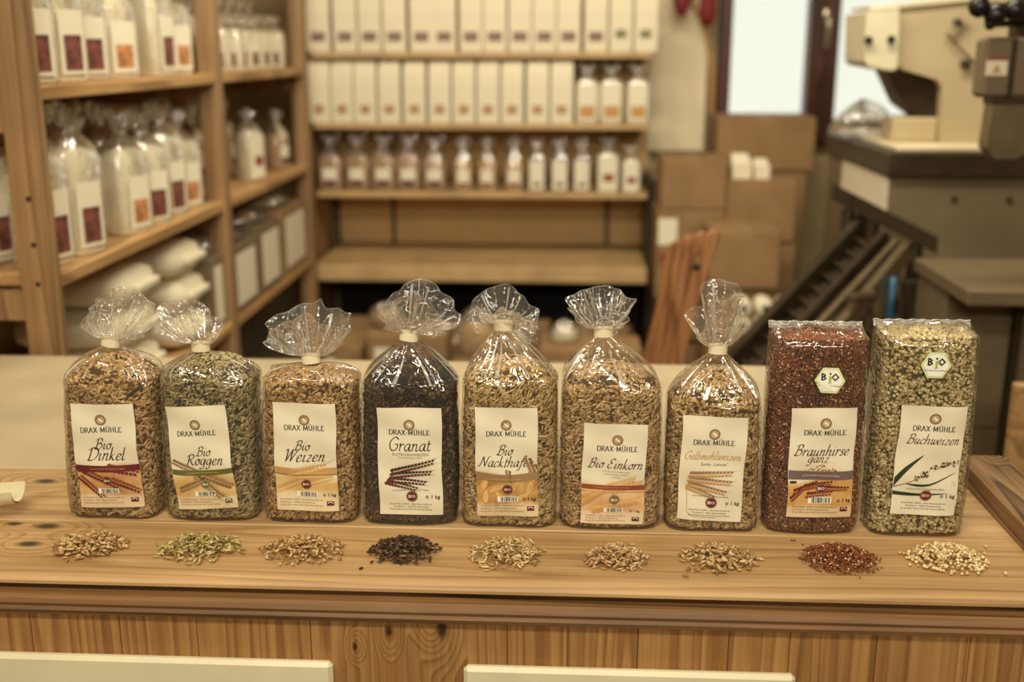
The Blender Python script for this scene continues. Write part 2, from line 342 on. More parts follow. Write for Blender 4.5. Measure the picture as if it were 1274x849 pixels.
# ------------------------------------------------------------------ lettering: my own pen strokes for script and capitals, plain letters from the built-in face
SCRIPT = {
 'a': (.92, [[(.75, .95), (.45, 1), (.12, .75), (.05, .3), (.25, 0), (.5, .2), (.72, .9)], [(.76, 1), (.67, .25), (.77, 0), (.98, .2)]]),
 'b': (.85, [[(.1, 2.0), (.08, .2), (.3, 0), (.6, .15), (.7, .6), (.5, .95), (.25, .85), (.1, .6)]]),
 'c': (.75, [[(.65, .8), (.5, 1), (.2, .85), (.05, .4), (.2, .03), (.45, .02), (.75, .3)]]),
 'e': (.78, [[(.08, .45), (.4, .55), (.62, .8), (.45, 1), (.18, .85), (.05, .4), (.22, .02), (.5, .05), (.76, .32)]]),
 'f': (.6, [[(.78, 1.85), (.6, 2.05), (.42, 1.85), (.3, 1), (.2, -.3), (.05, -.65), (-.12, -.55)], [(.05, 1), (.65, 1)]]),
 'g': (.9, [[(.72, .92), (.45, 1), (.12, .75), (.06, .3), (.25, .02), (.5, .2), (.72, .85)], [(.76, 1), (.68, 0), (.55, -.55), (.25, -.72), (.02, -.5)]]),
 'h': (.95, [[(.1, 2), (.08, 0)], [(.1, .55), (.35, .92), (.58, .98), (.68, .75), (.62, .2), (.72, 0), (.95, .2)]]),
 'i': (.45, [[(.05, .8), (.15, 1), (.12, .2), (.22, 0), (.45, .2)], [(.2, 1.45), (.22, 1.52)]]),
 'k': (.85, [[(.1, 2), (.08, 0)], [(.62, .98), (.35, .75), (.12, .5)], [(.2, .55), (.45, .2), (.62, 0), (.88, .2)]]),
 'l': (.42, [[(.1, 2), (.08, .2), (.2, 0), (.45, .22)]]),
 'm': (1.25, [[(.05, .85), (.15, 1), (.1, 0)], [(.12, .55), (.35, .95), (.5, .95), (.52, 0)], [(.54, .55), (.78, .95), (.95, .95), (.93, .2), (1.03, 0), (1.25, .2)]]),
 'n': (.95, [[(.05, .85), (.15, 1), (.1, 0)], [(.12, .55), (.38, .95), (.58, .97), (.66, .75), (.6, .2), (.7, 0), (.95, .2)]]),
 'o': (.8, [[(.4, 1), (.12, .8), (.06, .35), (.3, 0), (.6, .2), (.68, .65), (.4, 1), (.85, .9)]]),
 'r': (.65, [[(.05, .85), (.15, 1), (.1, 0)], [(.12, .5), (.32, .9), (.5, 1), (.64, .85)]]),
 's': (.65, [[(.6, .85), (.4, 1), (.18, .85), (.25, .6), (.5, .4), (.5, .12), (.28, 0), (.05, .15)]]),
 't': (.5, [[(.2, 1.5), (.15, .2), (.28, 0), (.52, .18)], [(0, 1), (.48, 1)]]),
 'u': (.95, [[(.05, .85), (.15, 1), (.1, .3), (.22, 0), (.45, .15), (.65, .6)], [(.68, 1), (.64, .2), (.74, 0), (.97, .2)]]),
 'w': (1.1, [[(.05, .9), (.15, 1), (.12, .3), (.3, 0), (.5, .35), (.55, .95)], [(.55, .95), (.55, .3), (.75, 0), (1, .4), (1.02, 1)]]),
 'z': (.75, [[(.1, .92), (.36, .97), (.62, .92)], [(.62, .92), (.08, .03)], [(.08, .03), (.35, -.02), (.68, .08)]]),
 'B': (1.2, [[(.3, 1.85), (.2, .05)], [(-.1, 1.55), (.3, 1.85), (.75, 1.9), (.98, 1.6), (.8, 1.2), (.35, 1.02)], [(.35, 1.02), (.9, .95), (1.05, .5), (.75, .08), (.2, .02), (-.05, .18)]]),
 'D': (1.5, [[(.35, 1.85), (.25, .05)], [(-.05, 1.5), (.4, 1.88), (1, 1.8), (1.4, 1.2), (1.2, .4), (.7, .02), (.05, .05)]]),
 'R': (1.3, [[(.3, 1.85), (.2, 0)], [(-.1, 1.5), (.3, 1.85), (.8, 1.9), (1.0, 1.55), (.8, 1.15), (.35, .98)], [(.45, 1), (.75, .5), (1.05, .05), (1.35, .12)]]),
 'W': (1.65, [[(-.15, 1.6), (.15, 1.85), (.25, .9), (.3, .05)], [(.3, .05), (.85, 1.85)], [(.85, 1.85), (.95, .05)], [(.95, .05), (1.35, 1.2), (1.7, 1.95)]]),
 'G': (1.3, [[(1.2, 1.6), (.8, 1.95), (.3, 1.6), (.05, .9), (.3, .15), (.75, .02), (1.1, .4), (1.15, .9), (.75, .9)]]),
 'N': (1.45, [[(-.2, .1), (.08, .1), (.2, .8), (.3, 1.85)], [(.3, 1.85), (1.0, .05)], [(1.0, .05), (1.15, 1.3), (1.25, 1.8), (1.55, 1.92)]]),
 'E': (1.15, [[(1.05, 1.65), (.65, 1.92), (.3, 1.6), (.45, 1.12), (.75, 1.05)], [(.65, 1.05), (.12, .75), (.1, .2), (.5, .0), (1.05, .32)]]),
 ' ': (.55, [])}
SERIF = {
 'D': (.82, [[(.14, 0), (.14, 1)], [(.02, 1), (.4, 1), (.7, .8), (.76, .5), (.7, .2), (.4, 0), (.02, 0)]]),
 'R': (.74, [[(.14, 0), (.14, 1)], [(.02, 1), (.4, 1), (.58, .86), (.58, .64), (.4, .5), (.14, .5)], [(.34, .5), (.72, 0)], [(.02, 0), (.26, 0)], [(.64, 0), (.8, 0)]]),
 'A': (.82, [[(.08, 0), (.4, 1)], [(.4, 1), (.74, 0)], [(.2, .36), (.62, .36)], [(0, 0), (.18, 0)], [(.62, 0), (.84, 0)]]),
 'X': (.76, [[(.08, 1), (.68, 0)], [(.66, 1), (.1, 0)], [(0, 1), (.2, 1)], [(.56, 1), (.76, 1)], [(0, 0), (.2, 0)], [(.56, 0), (.78, 0)]]),
 'M': (1.02, [[(.12, 0), (.16, 1)], [(.16, 1), (.5, .1)], [(.5, .1), (.84, 1)], [(.84, 1), (.88, 0)], [(.02, 0), (.22, 0)], [(.76, 0), (1.0, 0)]]),
 'U': (.84, [[(.16, 1), (.16, .3), (.3, .04), (.54, .04), (.68, .3), (.68, 1)], [(.04, 1), (.28, 1)], [(.58, 1), (.8, 1)]]),
 'H': (.88, [[(.16, 0), (.16, 1)], [(.7, 0), (.7, 1)], [(.16, .5), (.7, .5)], [(.04, 1), (.28, 1)], [(.04, 0), (.28, 0)], [(.58, 1), (.82, 1)], [(.58, 0), (.82, 0)]]),
 'L': (.64, [[(.14, 0), (.14, 1)], [(.02, 1), (.28, 1)], [(.02, 0), (.56, 0), (.58, .22)]]),
 'E': (.66, [[(.14, 0), (.14, 1)], [(.02, 1), (.54, 1), (.55, .84)], [(.14, .52), (.44, .52)], [(.02, 0), (.57, 0), (.6, .2)]]),
 '.': (.42, [[(.14, .48), (.28, .52)]])}
def smooth_line(p, k=5):
    if len(p) < 3: return p
    q = []; P = [p[0]] + list(p) + [p[-1]]
    for i in range(1, len(P)-2):
        a, b, c, d = P[i-1:i+3]
        for s in range(k):
            t = s/k
            q.append(tuple(.5*((2*b[j]) + (c[j]-a[j])*t + (2*a[j]-5*b[j]+4*c[j]-d[j])*t*t + (3*b[j]-a[j]-3*c[j]+d[j])*t**3) for j in (0, 1)))
    return q + [p[-1]]
def stroke(pts, tmin, tmax, ang):
    """quads along a pen stroke held at ANG"""
    nb = (math.cos(ang), math.sin(ang)); out = []; pr = None
    for i, p in enumerate(pts):
        a, b = pts[max(i-1, 0)], pts[min(i+1, len(pts)-1)]; dx, dy = b[0]-a[0], b[1]-a[1]; l = math.hypot(dx, dy) or 1e-6; dx /= l; dy /= l
        h = (tmin + (tmax-tmin)*abs(dx*nb[1]-dy*nb[0]))/2; cur = ((p[0]-dy*h, p[1]+dx*h), (p[0]+dy*h, p[1]-dx*h))
        if pr: out.append([pr[0], pr[1], cur[1], cur[0]])
        pr = cur
    return out
def script(text, size, slant=.34, tmin=.06, tmax=.19, track=.10):
    """polygons of TEXT with x-height SIZE, starting at 0,0; and the width"""
    out = []; x = 0
    for ch in text:
        adv, st = SCRIPT[ch]
        for s in st:
            for q in stroke(smooth_line(s), tmin, tmax, math.radians(35)): out.append([((x+px+py*slant)*size, py*size) for px, py in q])
        x += adv + track
    return out, x*size
def serif(text, size, track=.06):
    out = []; x = 0
    for ch in text:
        uml = ch == 'Ü'; adv, st = SERIF['U' if uml else ch]
        for s in st:
            thin = len(s) == 2 and abs(s[0][1]-s[1][1]) < .01
            for q in stroke(s if len(s) < 5 else smooth_line(s, 3), .08, .08 if thin else (.34 if ch == '.' else .17), 0): out.append([((x+a)*size, b*size) for a, b in q])
        if uml:
            for dx in (.28, .54): out.append([((x+dx+a)*size, (1.16+b)*size) for a, b in ((-.07, 0), (.07, 0), (.07, .13), (-.07, .13))])
        x += adv + track
    return out, x*size
_fc = {}
def sans(text, size, bold=0.0):
    """polygons of TEXT in the built-in face; SIZE is the cap height"""
    if (text, bold) not in _fc:
        cu = bpy.data.curves.new('t', 'FONT'); cu.body = text; cu.resolution_u = 1; cu.offset = bold
        ob = bpy.data.objects.new('t', cu); me = ob.to_mesh()
        vs = [(v.co.x, v.co.y) for v in me.vertices]; fs = [[vs[i] for i in p.vertices] for p in me.polygons]
        wdt = max((v[0] for v in vs), default=0); ob.to_mesh_clear(); bpy.data.objects.remove(ob); bpy.data.curves.remove(cu)
        _fc[(text, bold)] = (fs, wdt)
    fs, wdt = _fc[(text, bold)]; k = size/.7
    return [[(a*k, b*k) for a, b in f] for f in fs], wdt*k
def disc(cx, cy, r, n=20, ry=None, rot=0.0):
    ry = ry or r; c, s = math.cos(rot), math.sin(rot)
    return [(cx + r*math.cos(2*PI*k/n)*c - ry*math.sin(2*PI*k/n)*s, cy + r*math.cos(2*PI*k/n)*s + ry*math.sin(2*PI*k/n)*c) for k in range(n)]
def shift(polys, dx, dy): return [[(a+dx, b+dy) for a, b in p] for p in polys]
# ------------------------------------------------------------------ grain: thousands of kernels in one mesh
def kernel(kind):
    """a unit kernel along x: (verts, faces), length 1, width 1 across"""
    if kind == 'round': rr, n = [(-.5, 0), (-.27, .44), (.27, .44), (.5, 0)], 5
    elif kind == 'angular': rr, n = [(-.5, 0), (-.3, .42), (.1, .5), (.55, 0)], 4
    else: rr, n = [(-.5, 0), (-.36, .30), (0, .5), (.36, .33), (.5, 0)], 5
    v = []; f = []; st = []
    for x, r in rr:
        if r == 0: st.append([len(v)]); v.append((x, 0, 0))
        else:
            st.append(list(range(len(v), len(v)+n))); v += [(x, r*math.cos(2*PI*k/n), r*math.sin(2*PI*k/n)*.85) for k in range(n)]
    for a, b in zip(st, st[1:]):
        for k in range(n):
            k2 = (k+1) % n
            if len(a) == 1: f += [(a[0], b[k2], b[k])]
            elif len(b) == 1: f += [(a[k], a[k2], b[0])]
            else: f += [(a[k], a[k2], b[k2]), (a[k], b[k2], b[k])]
    return np.array(v), np.array(f)
def grain_mesh(name, pos, ax, nor, length, width, kind, core=None):
    """pos, ax, nor: N x 3; a kernel at each, long axis ax; CORE (verts, quads) is the mass beneath"""
    kv, kf = kernel(kind); n = len(pos)
    ax = ax/np.linalg.norm(ax, axis=1, keepdims=True); s = np.cross(nor, ax); s /= np.linalg.norm(s, axis=1, keepdims=True)+1e-9; t = np.cross(ax, s)
    L = length*(1+rng.normal(0, .12, n)).clip(.7, 1.35); Wd = width*(1+rng.normal(0, .12, n)).clip(.7, 1.3)
    V = pos[:, None, :] + kv[None, :, 0, None]*(ax*L[:, None])[:, None, :] + kv[None, :, 1, None]*(s*Wd[:, None])[:, None, :] + kv[None, :, 2, None]*(t*Wd[:, None])[:, None, :]
    V = V.reshape(-1, 3); Fc = (kf[None] + (np.arange(n)*len(kv))[:, None, None]).reshape(-1, 3)
    tint = np.repeat(rng.random(n), len(kv)); nt_ = len(Fc); nv = len(V)
    loops = [Fc.ravel()]; starts = [np.arange(nt_)*3]
    cv = cq = None
    if core is not None:
        cv = np.array(core[0]); V = np.vstack([V, cv]); tint = np.concatenate([tint, np.full(len(cv), 0.0)])
        cq = np.array(core[1])+nv; loops.append(cq.ravel()); starts.append(nt_*3+np.arange(len(cq))*4)
    lp = np.concatenate(loops); stt = np.concatenate(starts)
    me = bpy.data.meshes.new(name); me.vertices.add(len(V)); me.vertices.foreach_set('co', V.astype(np.float32).ravel())
    me.loops.add(len(lp)); me.loops.foreach_set('vertex_index', lp.astype(np.int32)); me.polygons.add(len(stt)); me.polygons.foreach_set('loop_start', stt.astype(np.int32))
    me.polygons.foreach_set('use_smooth', np.ones(len(stt), bool))
    a = me.attributes.new('tint', 'FLOAT', 'POINT'); a.data.foreach_set('value', tint.astype(np.float32))
    if cq is not None:
        mi = np.zeros(len(stt), np.int32); mi[nt_:] = 1; me.polygons.foreach_set('material_index', mi)
    me.update(calc_edges=True); return me
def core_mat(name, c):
    return plain(name, tuple(v*.55 for v in c), .8)  # grain colour darkened to paint the shade in the gaps between kernels
GR = {  # length, width, kernel, tint stops
 'spelt': (.0082, .0036, 'long', [(0, (136, 99, 57)), (.35, (175, 137, 86)), (.7, (197, 163, 110)), (1, (218, 191, 142))]),
 'rye': (.0080, .0028, 'long', [(0, (107, 91, 58)), (.4, (153, 136, 92)), (.75, (179, 162, 118)), (1, (195, 177, 134))]),
 'wheat': (.0064, .0036, 'long', [(0, (132, 95, 55)), (.4, (174, 134, 82)), (.75, (195, 161, 109)), (1, (216, 189, 140))]),
 'garnet': (.0062, .0031, 'long', [(0, (33, 22, 15)), (.5, (64, 44, 29)), (.85, (93, 67, 45)), (1, (146, 117, 82))]),
 'oat': (.0092, .0027, 'long', [(0, (145, 111, 66)), (.4, (185, 152, 99)), (.75, (209, 180, 124)), (1, (227, 205, 158))]),
 'einkorn': (.0066, .0027, 'long', [(0, (147, 111, 68)), (.4, (186, 150, 101)), (.75, (206, 175, 126)), (1, (223, 198, 154))]),
 'yellow': (.0066, .0036, 'long', [(0, (135, 100, 57)), (.4, (176, 141, 92)), (.75, (198, 167, 115)), (1, (219, 194, 148))]),
 'millet': (.0025, .0024, 'round', [(0, (92, 46, 24)), (.5, (134, 74, 42)), (.88, (160, 96, 58)), (.93, (214, 176, 130)), (1, (228, 198, 156))]),
 'buck': (.0046, .0044, 'angular', [(0, (146, 123, 77)), (.4, (189, 167, 116)), (.75, (212, 193, 144)), (1, (228, 214, 174))])}
for k, g in GR.items():
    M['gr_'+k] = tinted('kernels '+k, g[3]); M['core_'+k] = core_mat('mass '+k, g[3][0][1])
GR_PILE = dict(GR); GR_PILE['buck'] = (.0044, .0040, 'angular', [(0, (196, 162, 104)), (.4, (222, 194, 138)), (.75, (236, 214, 164)), (1, (244, 230, 190))])
GR_PILE['rye'] = (.0084, .0029, 'long', [(0, (128, 108, 58)), (.4, (170, 148, 88)), (.75, (194, 174, 112)), (1, (214, 194, 138))])
M['grp_buck'] = tinted('pale buckwheat kernels', GR_PILE['buck'][3]); M['grp_rye'] = tinted('greenish rye kernels', GR_PILE['rye'][3])
# ------------------------------------------------------------------ the nine bags
NS = 4.2
def se(t, n=NS):
    c, s = np.cos(t), np.sin(t)
    return np.sign(c)*np.abs(c)**(2/n), np.sign(s)*np.abs(s)**(2/n)
class BagShape:
    def __init__(s, A, B, hs, zn=None, nx=0.0, p=1.6, top='tied', dome=.03, seed=0, lean=0.0, fill=None):
        s.A, s.B, s.hs, s.zn, s.nx, s.p, s.top, s.dome, s.seed, s.lean = A, B, hs, zn, nx, p, top, dome, seed, lean
        s.fill = fill or hs
    def body(s, z):
        q = np.clip(z/s.hs, 0, 1)
        sc = 1 + .035*np.sin(PI*np.clip(q, 0, 1)**.8) - .03*np.clip((.008-z)/.008, 0, 1)**2 - .02*q
        return sc
    def wob(s, x, z): return .0011*np.sin(x*95+s.seed)*np.sin(z*60+s.seed*2.1) + .0007*np.sin(z*140+x*50+s.seed*3)
    def cx(s, z): return s.lean*z
    def front(s, x, z):
        """y of the body's front at x, z (the film lies .0006 before it)"""
        sc = s.body(z); X = np.clip(np.abs((x-s.cx(z))/(s.A*sc)), 0, .97)
        return -s.B*sc*(1-X**NS)**(1/NS) + s.wob(x, z) - .0008
def make_film(sh, root):
    n = 112; t = np.linspace(0, 2*PI, n, endpoint=False); ux, uy = se(t)
    rings = []; zs = list(np.linspace(0, sh.hs, 22))
    for z in zs:
        sc = sh.body(z); x = sh.A*sc*ux + sh.cx(z); y = sh.B*sc*uy
        y = np.where(uy < 0, y + sh.wob(x, z), y) - .0008*np.sign(uy)*(-1)*0 + np.where(uy < -.3, -.0008, 0); x = x + .0008*np.sign(ux)*(np.abs(ux) > .5)
        rings.append(np.stack([x, y, np.full(n, z)], 1))
    bx = sh.cx(sh.hs); s0 = sh.body(sh.hs)
    if sh.top == 'tied':
        rr = np.random.default_rng(sh.seed+5); ph = rr.random(8)*6.28; fr = rr.integers(4, 8)
        for q in np.linspace(0, 1, 26)[1:]:
            e = 1-q**sh.p; a = sh.A*s0*e + .0095*(1-e); b = sh.B*s0*e**.9 + .006*(1-e**.9)
            nn = NS*(1-q)**1.0 + 2.0*q; vx, vy = se(t, nn)
            amp = .17*q**.8*(1-q**6*.5)
            rip = 1 + amp*(.55*np.sin(fr*t+ph[0]+q*2) + .45*np.sin((fr+4)*t+ph[1]-q*3) + .4*np.sin((fr*2+3)*t+ph[2]) + .25*np.sin(23*t+ph[3]))
            sag = .004*np.sin(PI*q)*np.sin(3*t+ph[4])
            cxx = bx + (sh.nx-bx)*q
            rings.append(np.stack([cxx + a*vx*rip, b*vy*rip, sh.hs + (sh.zn-sh.hs)*q + sag*(1-q)], 1))
    else:
        # a block bag closed by a flat seam: the tube narrows in depth to a folded strip at the top
        for q in np.linspace(0, 1, 12)[1:]:
            a = sh.A*s0*(1-.02*q) ; b = sh.B*s0*(1-q)**.55*.96 + .0012; b = np.where(True, b, b)
            vx, vy = se(t, NS)
            z = sh.hs + (sh.zn-sh.hs)*q + .0018*np.sin(7*vx*2+sh.seed)*q
            rings.append(np.stack([bx + a*vx, b*vy + .012*q + .0012*np.sin(11*vx+sh.seed)*q, z + 0*vx], 1))
    mb = MB(); mb.loft([[tuple(p) for p in r] for r in rings], caps=(True, sh.top != 'tied'))
    mats = ['film']
    if sh.top == 'tied':
        rr = np.random.default_rng(sh.seed+77); cr = {}; k = 2
        while k < n: cr[k] = (int(rr.integers(22, 30)), int(rr.integers(30, 47))); k += int(rr.integers(3, 12))
        mb.m = [1 if (f % n) in cr and cr[f % n][0] <= f//n <= cr[f % n][1] else 0 for f in range(len(mb.f))]; mats = ['film', 'crease_glint']  # pale columns paint the highlights along the gathers
    return mb.build('film_body', mats, root, smooth=True)
def make_fill(sh, root, kind):
    length, width, kk, _ = GR[kind]
    td = np.linspace(0, 2*PI, 1201); dx, dy = se(td); dl = np.hypot(np.diff(dx*sh.A), np.diff(dy*sh.B)); cum = np.concatenate([[0], np.cumsum(dl)]); per = cum[-1]
    ins = .0016 + width*.42
    A, B = sh.A-ins, sh.B-ins
    top = sh.fill
    cov = 2.0 if kk == 'long' else 2.1
    fp = length*width*(.74 if kk == 'long' else .8)
    # walls
    n1 = int(per*top*cov/fp); sarc = rng.random(n1)*per; t = np.interp(sarc, cum, td); z = rng.random(n1)*(top-width*.5)+width*.5
    ux, uy = se(t); keep = uy < .55; t, z, ux, uy = t[keep], z[keep], ux[keep], uy[keep]
    sc = sh.body(z); x = A*sc*ux + sh.cx(z); y = B*sc*uy + np.where(uy < 0, sh.wob(x, z), 0)
    nx_ = np.sign(ux)*np.abs(ux)**(NS-1)/A; ny_ = np.sign(uy)*np.abs(uy)**(NS-1)/B; nl = np.hypot(nx_, ny_); nx_, ny_ = nx_/nl, ny_/nl
    pos = np.stack([x, y, z], 1); nor = np.stack([nx_, ny_, 0*nx_], 1); t1 = np.stack([-ny_, nx_, 0*nx_], 1)
    al = rng.normal(.75, .75, len(x)); ax = t1*np.cos(al)[:, None] + np.array([0, 0, 1])*np.sin(al)[:, None] + nor*rng.normal(0, .22, len(x))[:, None]
    pos += nor*rng.normal(-.0003, .0006, len(x))[:, None]; pos[:, 2] = np.maximum(pos[:, 2], np.abs(ax[:, 2])*length*.62 + width*.5)
    # the heaped top
    s0 = sh.body(top); area_ = 4*A*B*1.15
    n2 = int(area_*cov*1.5/fp); px = rng.uniform(-1, 1, n2); py = rng.uniform(-1, 1, n2); r0 = (np.abs(px)**NS+np.abs(py)**NS)**(1/NS); k = (r0 > .02) & (r0 < 1); px, py, r0 = px[k], py[k], r0[k]; r1 = r0**.8; px, py = px*r1/r0, py*r1/r0; rr = (np.abs(px)**NS+np.abs(py)**NS)**(1/NS); k = rr < 1
    px, py, rr = px[k], py[k], rr[k]; r2 = (px**2*.8+py**2*.6)
    lump = .0025*np.sin(px*5+sh.seed)*np.sin(py*3+sh.seed*1.7)
    hz = top + sh.dome*np.clip(1-rr**3, 0, 1)*(1-.25*np.abs(px)) + lump*(1-rr)
    p2 = np.stack([A*s0*px+sh.cx(top), B*s0*py*1.0, hz], 1)
    gx, gy = -px*sh.dome*1.2/A, -py*sh.dome*1.2/B; n2v = np.stack([-gx, -gy, np.ones_like(gx)], 1); n2v /= np.linalg.norm(n2v, axis=1, keepdims=True)
    a2 = rng.uniform(0, 2*PI, len(px)); tx = np.cross(n2v, np.array([0, 1, 0.])); tx /= np.linalg.norm(tx, axis=1, keepdims=True); ty = np.cross(n2v, tx)
    ax2 = tx*np.cos(a2)[:, None] + ty*np.sin(a2)[:, None] + n2v*rng.normal(0, .25, len(px))[:, None]
    pos = np.vstack([pos, p2]); ax = np.vstack([ax, ax2]); nor = np.vstack([nor, n2v])
    # the mass beneath, coloured dark as the shade between kernels
    n = 48; tt = np.linspace(0, 2*PI, n, endpoint=False); ux, uy = se(tt); V = []; Q = []
    A2, B2 = A-width*.25, B-width*.25
    lev = [(z_, 1.0) for z_ in np.linspace(0, top, 10)] + [(None, r_) for r_ in (.93, .8, .6, .35, .02)]
    for z_, r_ in lev:
        if z_ is not None:
            sc = sh.body(z_); x = A2*sc*ux+sh.cx(z_); y = B2*sc*uy + np.where(uy < 0, sh.wob(x, z_), 0); V.append(np.stack([x, y, np.full(n, z_)], 1))
        else:
            px, py = ux*r_, uy*r_; hz = top + sh.dome*np.sqrt(max(0, 1-r_**2.2))*(1-.25*np.abs(px)) - .001; V.append(np.stack([A2*s0*px+sh.cx(top), B2*s0*py, hz], 1))
    for i in range(len(lev)-1):
        for j in range(n): Q.append((i*n+j, i*n+(j+1) % n, (i+1)*n+(j+1) % n, (i+1)*n+j))
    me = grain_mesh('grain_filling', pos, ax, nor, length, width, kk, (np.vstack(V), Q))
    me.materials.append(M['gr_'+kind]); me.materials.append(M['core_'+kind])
    return tag(link('grain_filling', me, root), kind='stuff')
def make_ruff(sh, root, outline, seed, band_tilt=0.0, depth=.021, wn=.0094):
    """the gathered top above the tie: a fan of film from the neck to a ragged rim. OUTLINE: local (x, z) from the left tip over the top to the right tip"""
    rr = np.random.default_rng(seed); zn = sh.zn + .008; n = 220; tri = lambda a: np.arcsin(np.sin(a))/1.57
    O = np.array(outline); seg = np.concatenate([[0], np.cumsum(np.hypot(*np.diff(O, axis=0).T))]); seg /= seg[-1]
    t = np.linspace(0, 2*PI, n, endpoint=False); u = (1-np.cos(t))/2; side = np.sin(t)
    rx = np.interp(u, seg, O[:, 0]); rz = np.interp(u, seg, O[:, 1])
    front = side < 0
    f1 = .72 + .2*np.sin(2.0*t+rr.random()*6) ; f1 = np.clip(f1, .5, .97)
    lower = np.where(front, f1, 1.0); blend = np.clip(np.abs(side)*3, 0, 1); lower = 1+(lower-1)*blend
    rings = []; ph = rr.random(8)*6.28
    for k, q in enumerate(np.linspace(0, 1, 20)):
        e = q**.85; ex = q**(.72)
        X = sh.nx + wn*(-np.cos(t))*(1-e) + (rx-sh.nx)*lower**.7*ex*e/(e+1e-9) - 0
        X = sh.nx + wn*(-np.cos(t))*(1-q) + (rx-sh.nx)*np.where(front, lower**.5, 1)*ex
        Z = zn + (rz-zn)*lower*q**1.12
        dep = (.0055*(1-q) + depth*(q**.8))*side
        fold = q*(.0046*tri(9*t+ph[0]) + .0040*tri(14*t+ph[1]+1.2*q) + .0026*tri(25*t+ph[2]-q) + .002*np.sin(5*t+ph[3]+4*q))
        fx = q*(.0016*np.sin(13*t+ph[4]) + .0010*np.sin(21*t+ph[5]))
        Yv = dep*(1+.25*np.sin(6*t+ph[6])*q) + fold - np.where(front, .006*q**2, 0)
        rings.append(np.stack([X+fx, Yv, Z + q*.0012*np.sin(19*t+ph[7])], 1))
    mb = MB(); mb.loft([[tuple(p) for p in r] for r in rings], caps=(False, False))
    cr = set(); k = 3
    while k < n: cr.add(k); k += int(rr.integers(4, 17))     # whitened creases, fold highlights put into their pale haze
    mb.m = [1 if ((f % n) in cr and (f//n) < 11 + (f*7 % n) % 8) or f//n == 18 and (f % n) % 7 < 5 and False else 0 for f in range(len(mb.f))]
    o = mb.build('gathered_top', ['ruff', 'crease_glint'], root, smooth=True)
    rim = MB(); rim.tube([tuple(p) for p in rings[-1]] + [tuple(rings[-1][0])], .00022, 4); rim.build('cut_rim', 'crease_glint', o, smooth=True)  # rim tube kept pale to paint the light caught by the film edge
    b = MB(); b.loft([[(wn*1.12*math.cos(a), .0075*math.sin(a), z) for a in np.linspace(0, 2*PI, 20, endpoint=False)] for z in (-.0048, .0048)], caps=(False, False))
    b.loft([[(wn*1.02*math.cos(a), .0066*math.sin(a), z) for a in np.linspace(0, 2*PI, 20, endpoint=False)] for z in (-.0046, .0046)])
    b.build('tie_band', 'tie', root, smooth=False, loc=(sh.nx, 0, zn-.003), rot=(0, band_tilt, 0))
    return o
# ---- labels
class Label:
    def __init__(s, sh, root, cx, cz, W, H, tilt):
        s.sh, s.root, s.cx, s.cz, s.W, s.H = sh, root, cx, cz, W, H; s.c, s.s = math.cos(tilt), math.sin(tilt); s.layer = {}
    def loc(s, u, v, off):
        x = s.cx + u*s.c + v*s.s; z = s.cz - u*s.s + v*s.c
        return (x, float(s.sh.front(x, z)) - .0006 - off, z)
    def uv(s, fu, fv): return ((fu-.5)*s.W, (.5-fv)*s.H)
    def put(s, part, polys, mat, lay=1):
        s.layer.setdefault(part, []).append((polys, mat, lay))
    def sheet(s, paint):
        nu, nv = 44, 72; V = []; C = []
        for j in range(nv+1):
            for i in range(nu+1):
                fu, fv = i/nu, j/nv; u, v = s.uv(fu, fv); u += .0006*math.sin(fv*9+s.cx*40); p = s.loc(u, v, .0002 + .0016*max(0, .1-fv)*abs(fu-.5)*2)
                V.append(p); C.append(paint(fu, fv))
        F = [(j*(nu+1)+i, j*(nu+1)+i+1, (j+1)*(nu+1)+i+1, (j+1)*(nu+1)+i) for j in range(nv) for i in range(nu)]
        me = bpy.data.meshes.new('label'); me.from_pydata(V, [], F); me.materials.append(M['printed'])
        a = me.color_attributes.new('ink', 'FLOAT_COLOR', 'POINT'); a.data.foreach_set('color', np.array([lin(c)+(1,) for c in C], np.float32).ravel())
        me.polygons.foreach_set('use_smooth', [True]*len(F)); me.update(); s.o = link('label', me, s.root); return s.o
    def finish(s):
        for part, items in s.layer.items():
            mb = MB(); mats = []
            for polys, mat, lay in items:
                if mat not in mats: mats.append(mat)
                mi = mats.index(mat)
                for p in polys: mb.add([s.loc(a, b, .00035 + .00011*lay) for a, b in p], [tuple(range(len(p)))], mi)
            mb.build(part, mats, s.o, recalc=False)
def ear(x0, y0, ang, ln, k, awn=.5, fat=1.7):
    """an ear of corn: kernels in two rows and awns; (kernel polygons, dark halves, awn polygons)"""
    ker = []; awns = []; c, s_ = math.cos(ang), math.sin(ang)
    for i in range(k):
        d = ln*i/k
        for sd in (-1, 1):
            a = ang + sd*.42; r = ln/k*1.05*(1-.35*i/k)
            ox = x0 + c*(d+(.5 if sd > 0 else 0)*ln/k) - s_*sd*r*.33*fat; oy = y0 + s_*(d+(.5 if sd > 0 else 0)*ln/k) + c*sd*r*.33*fat
            ker.append(disc(ox, oy, r*.62, 8, r*.27*fat, a))
            if awn:
                ex, ey = ox + math.cos(ang+sd*.22)*ln*awn, oy + math.sin(ang+sd*.22)*ln*awn; w_ = .00018
                awns.append([(ox-s_*w_, oy+c*w_), (ox+s_*w_, oy-c*w_), (ex, ey)])
    return ker, awns
def clipu(polys, L, m=.0004): return [[(min(max(a, -L.W/2+m), L.W/2-m), min(max(b, -L.H/2+m), L.H/2-m)) for a, b in p] for p in polys]
def curve_band(L, v0, v1, sag, u0=0.0, u1=1.0, n=14):
    out = []
    for i in range(n):
        a, b = u0+(u1-u0)*i/n, u0+(u1-u0)*(i+1)/n; f = lambda t: sag*math.sin(PI*t)
        out.append([L.uv(a, v0+f(a)), L.uv(b, v0+f(b)), L.uv(b, v1+f(b)), L.uv(a, v1+f(a))])
    return out
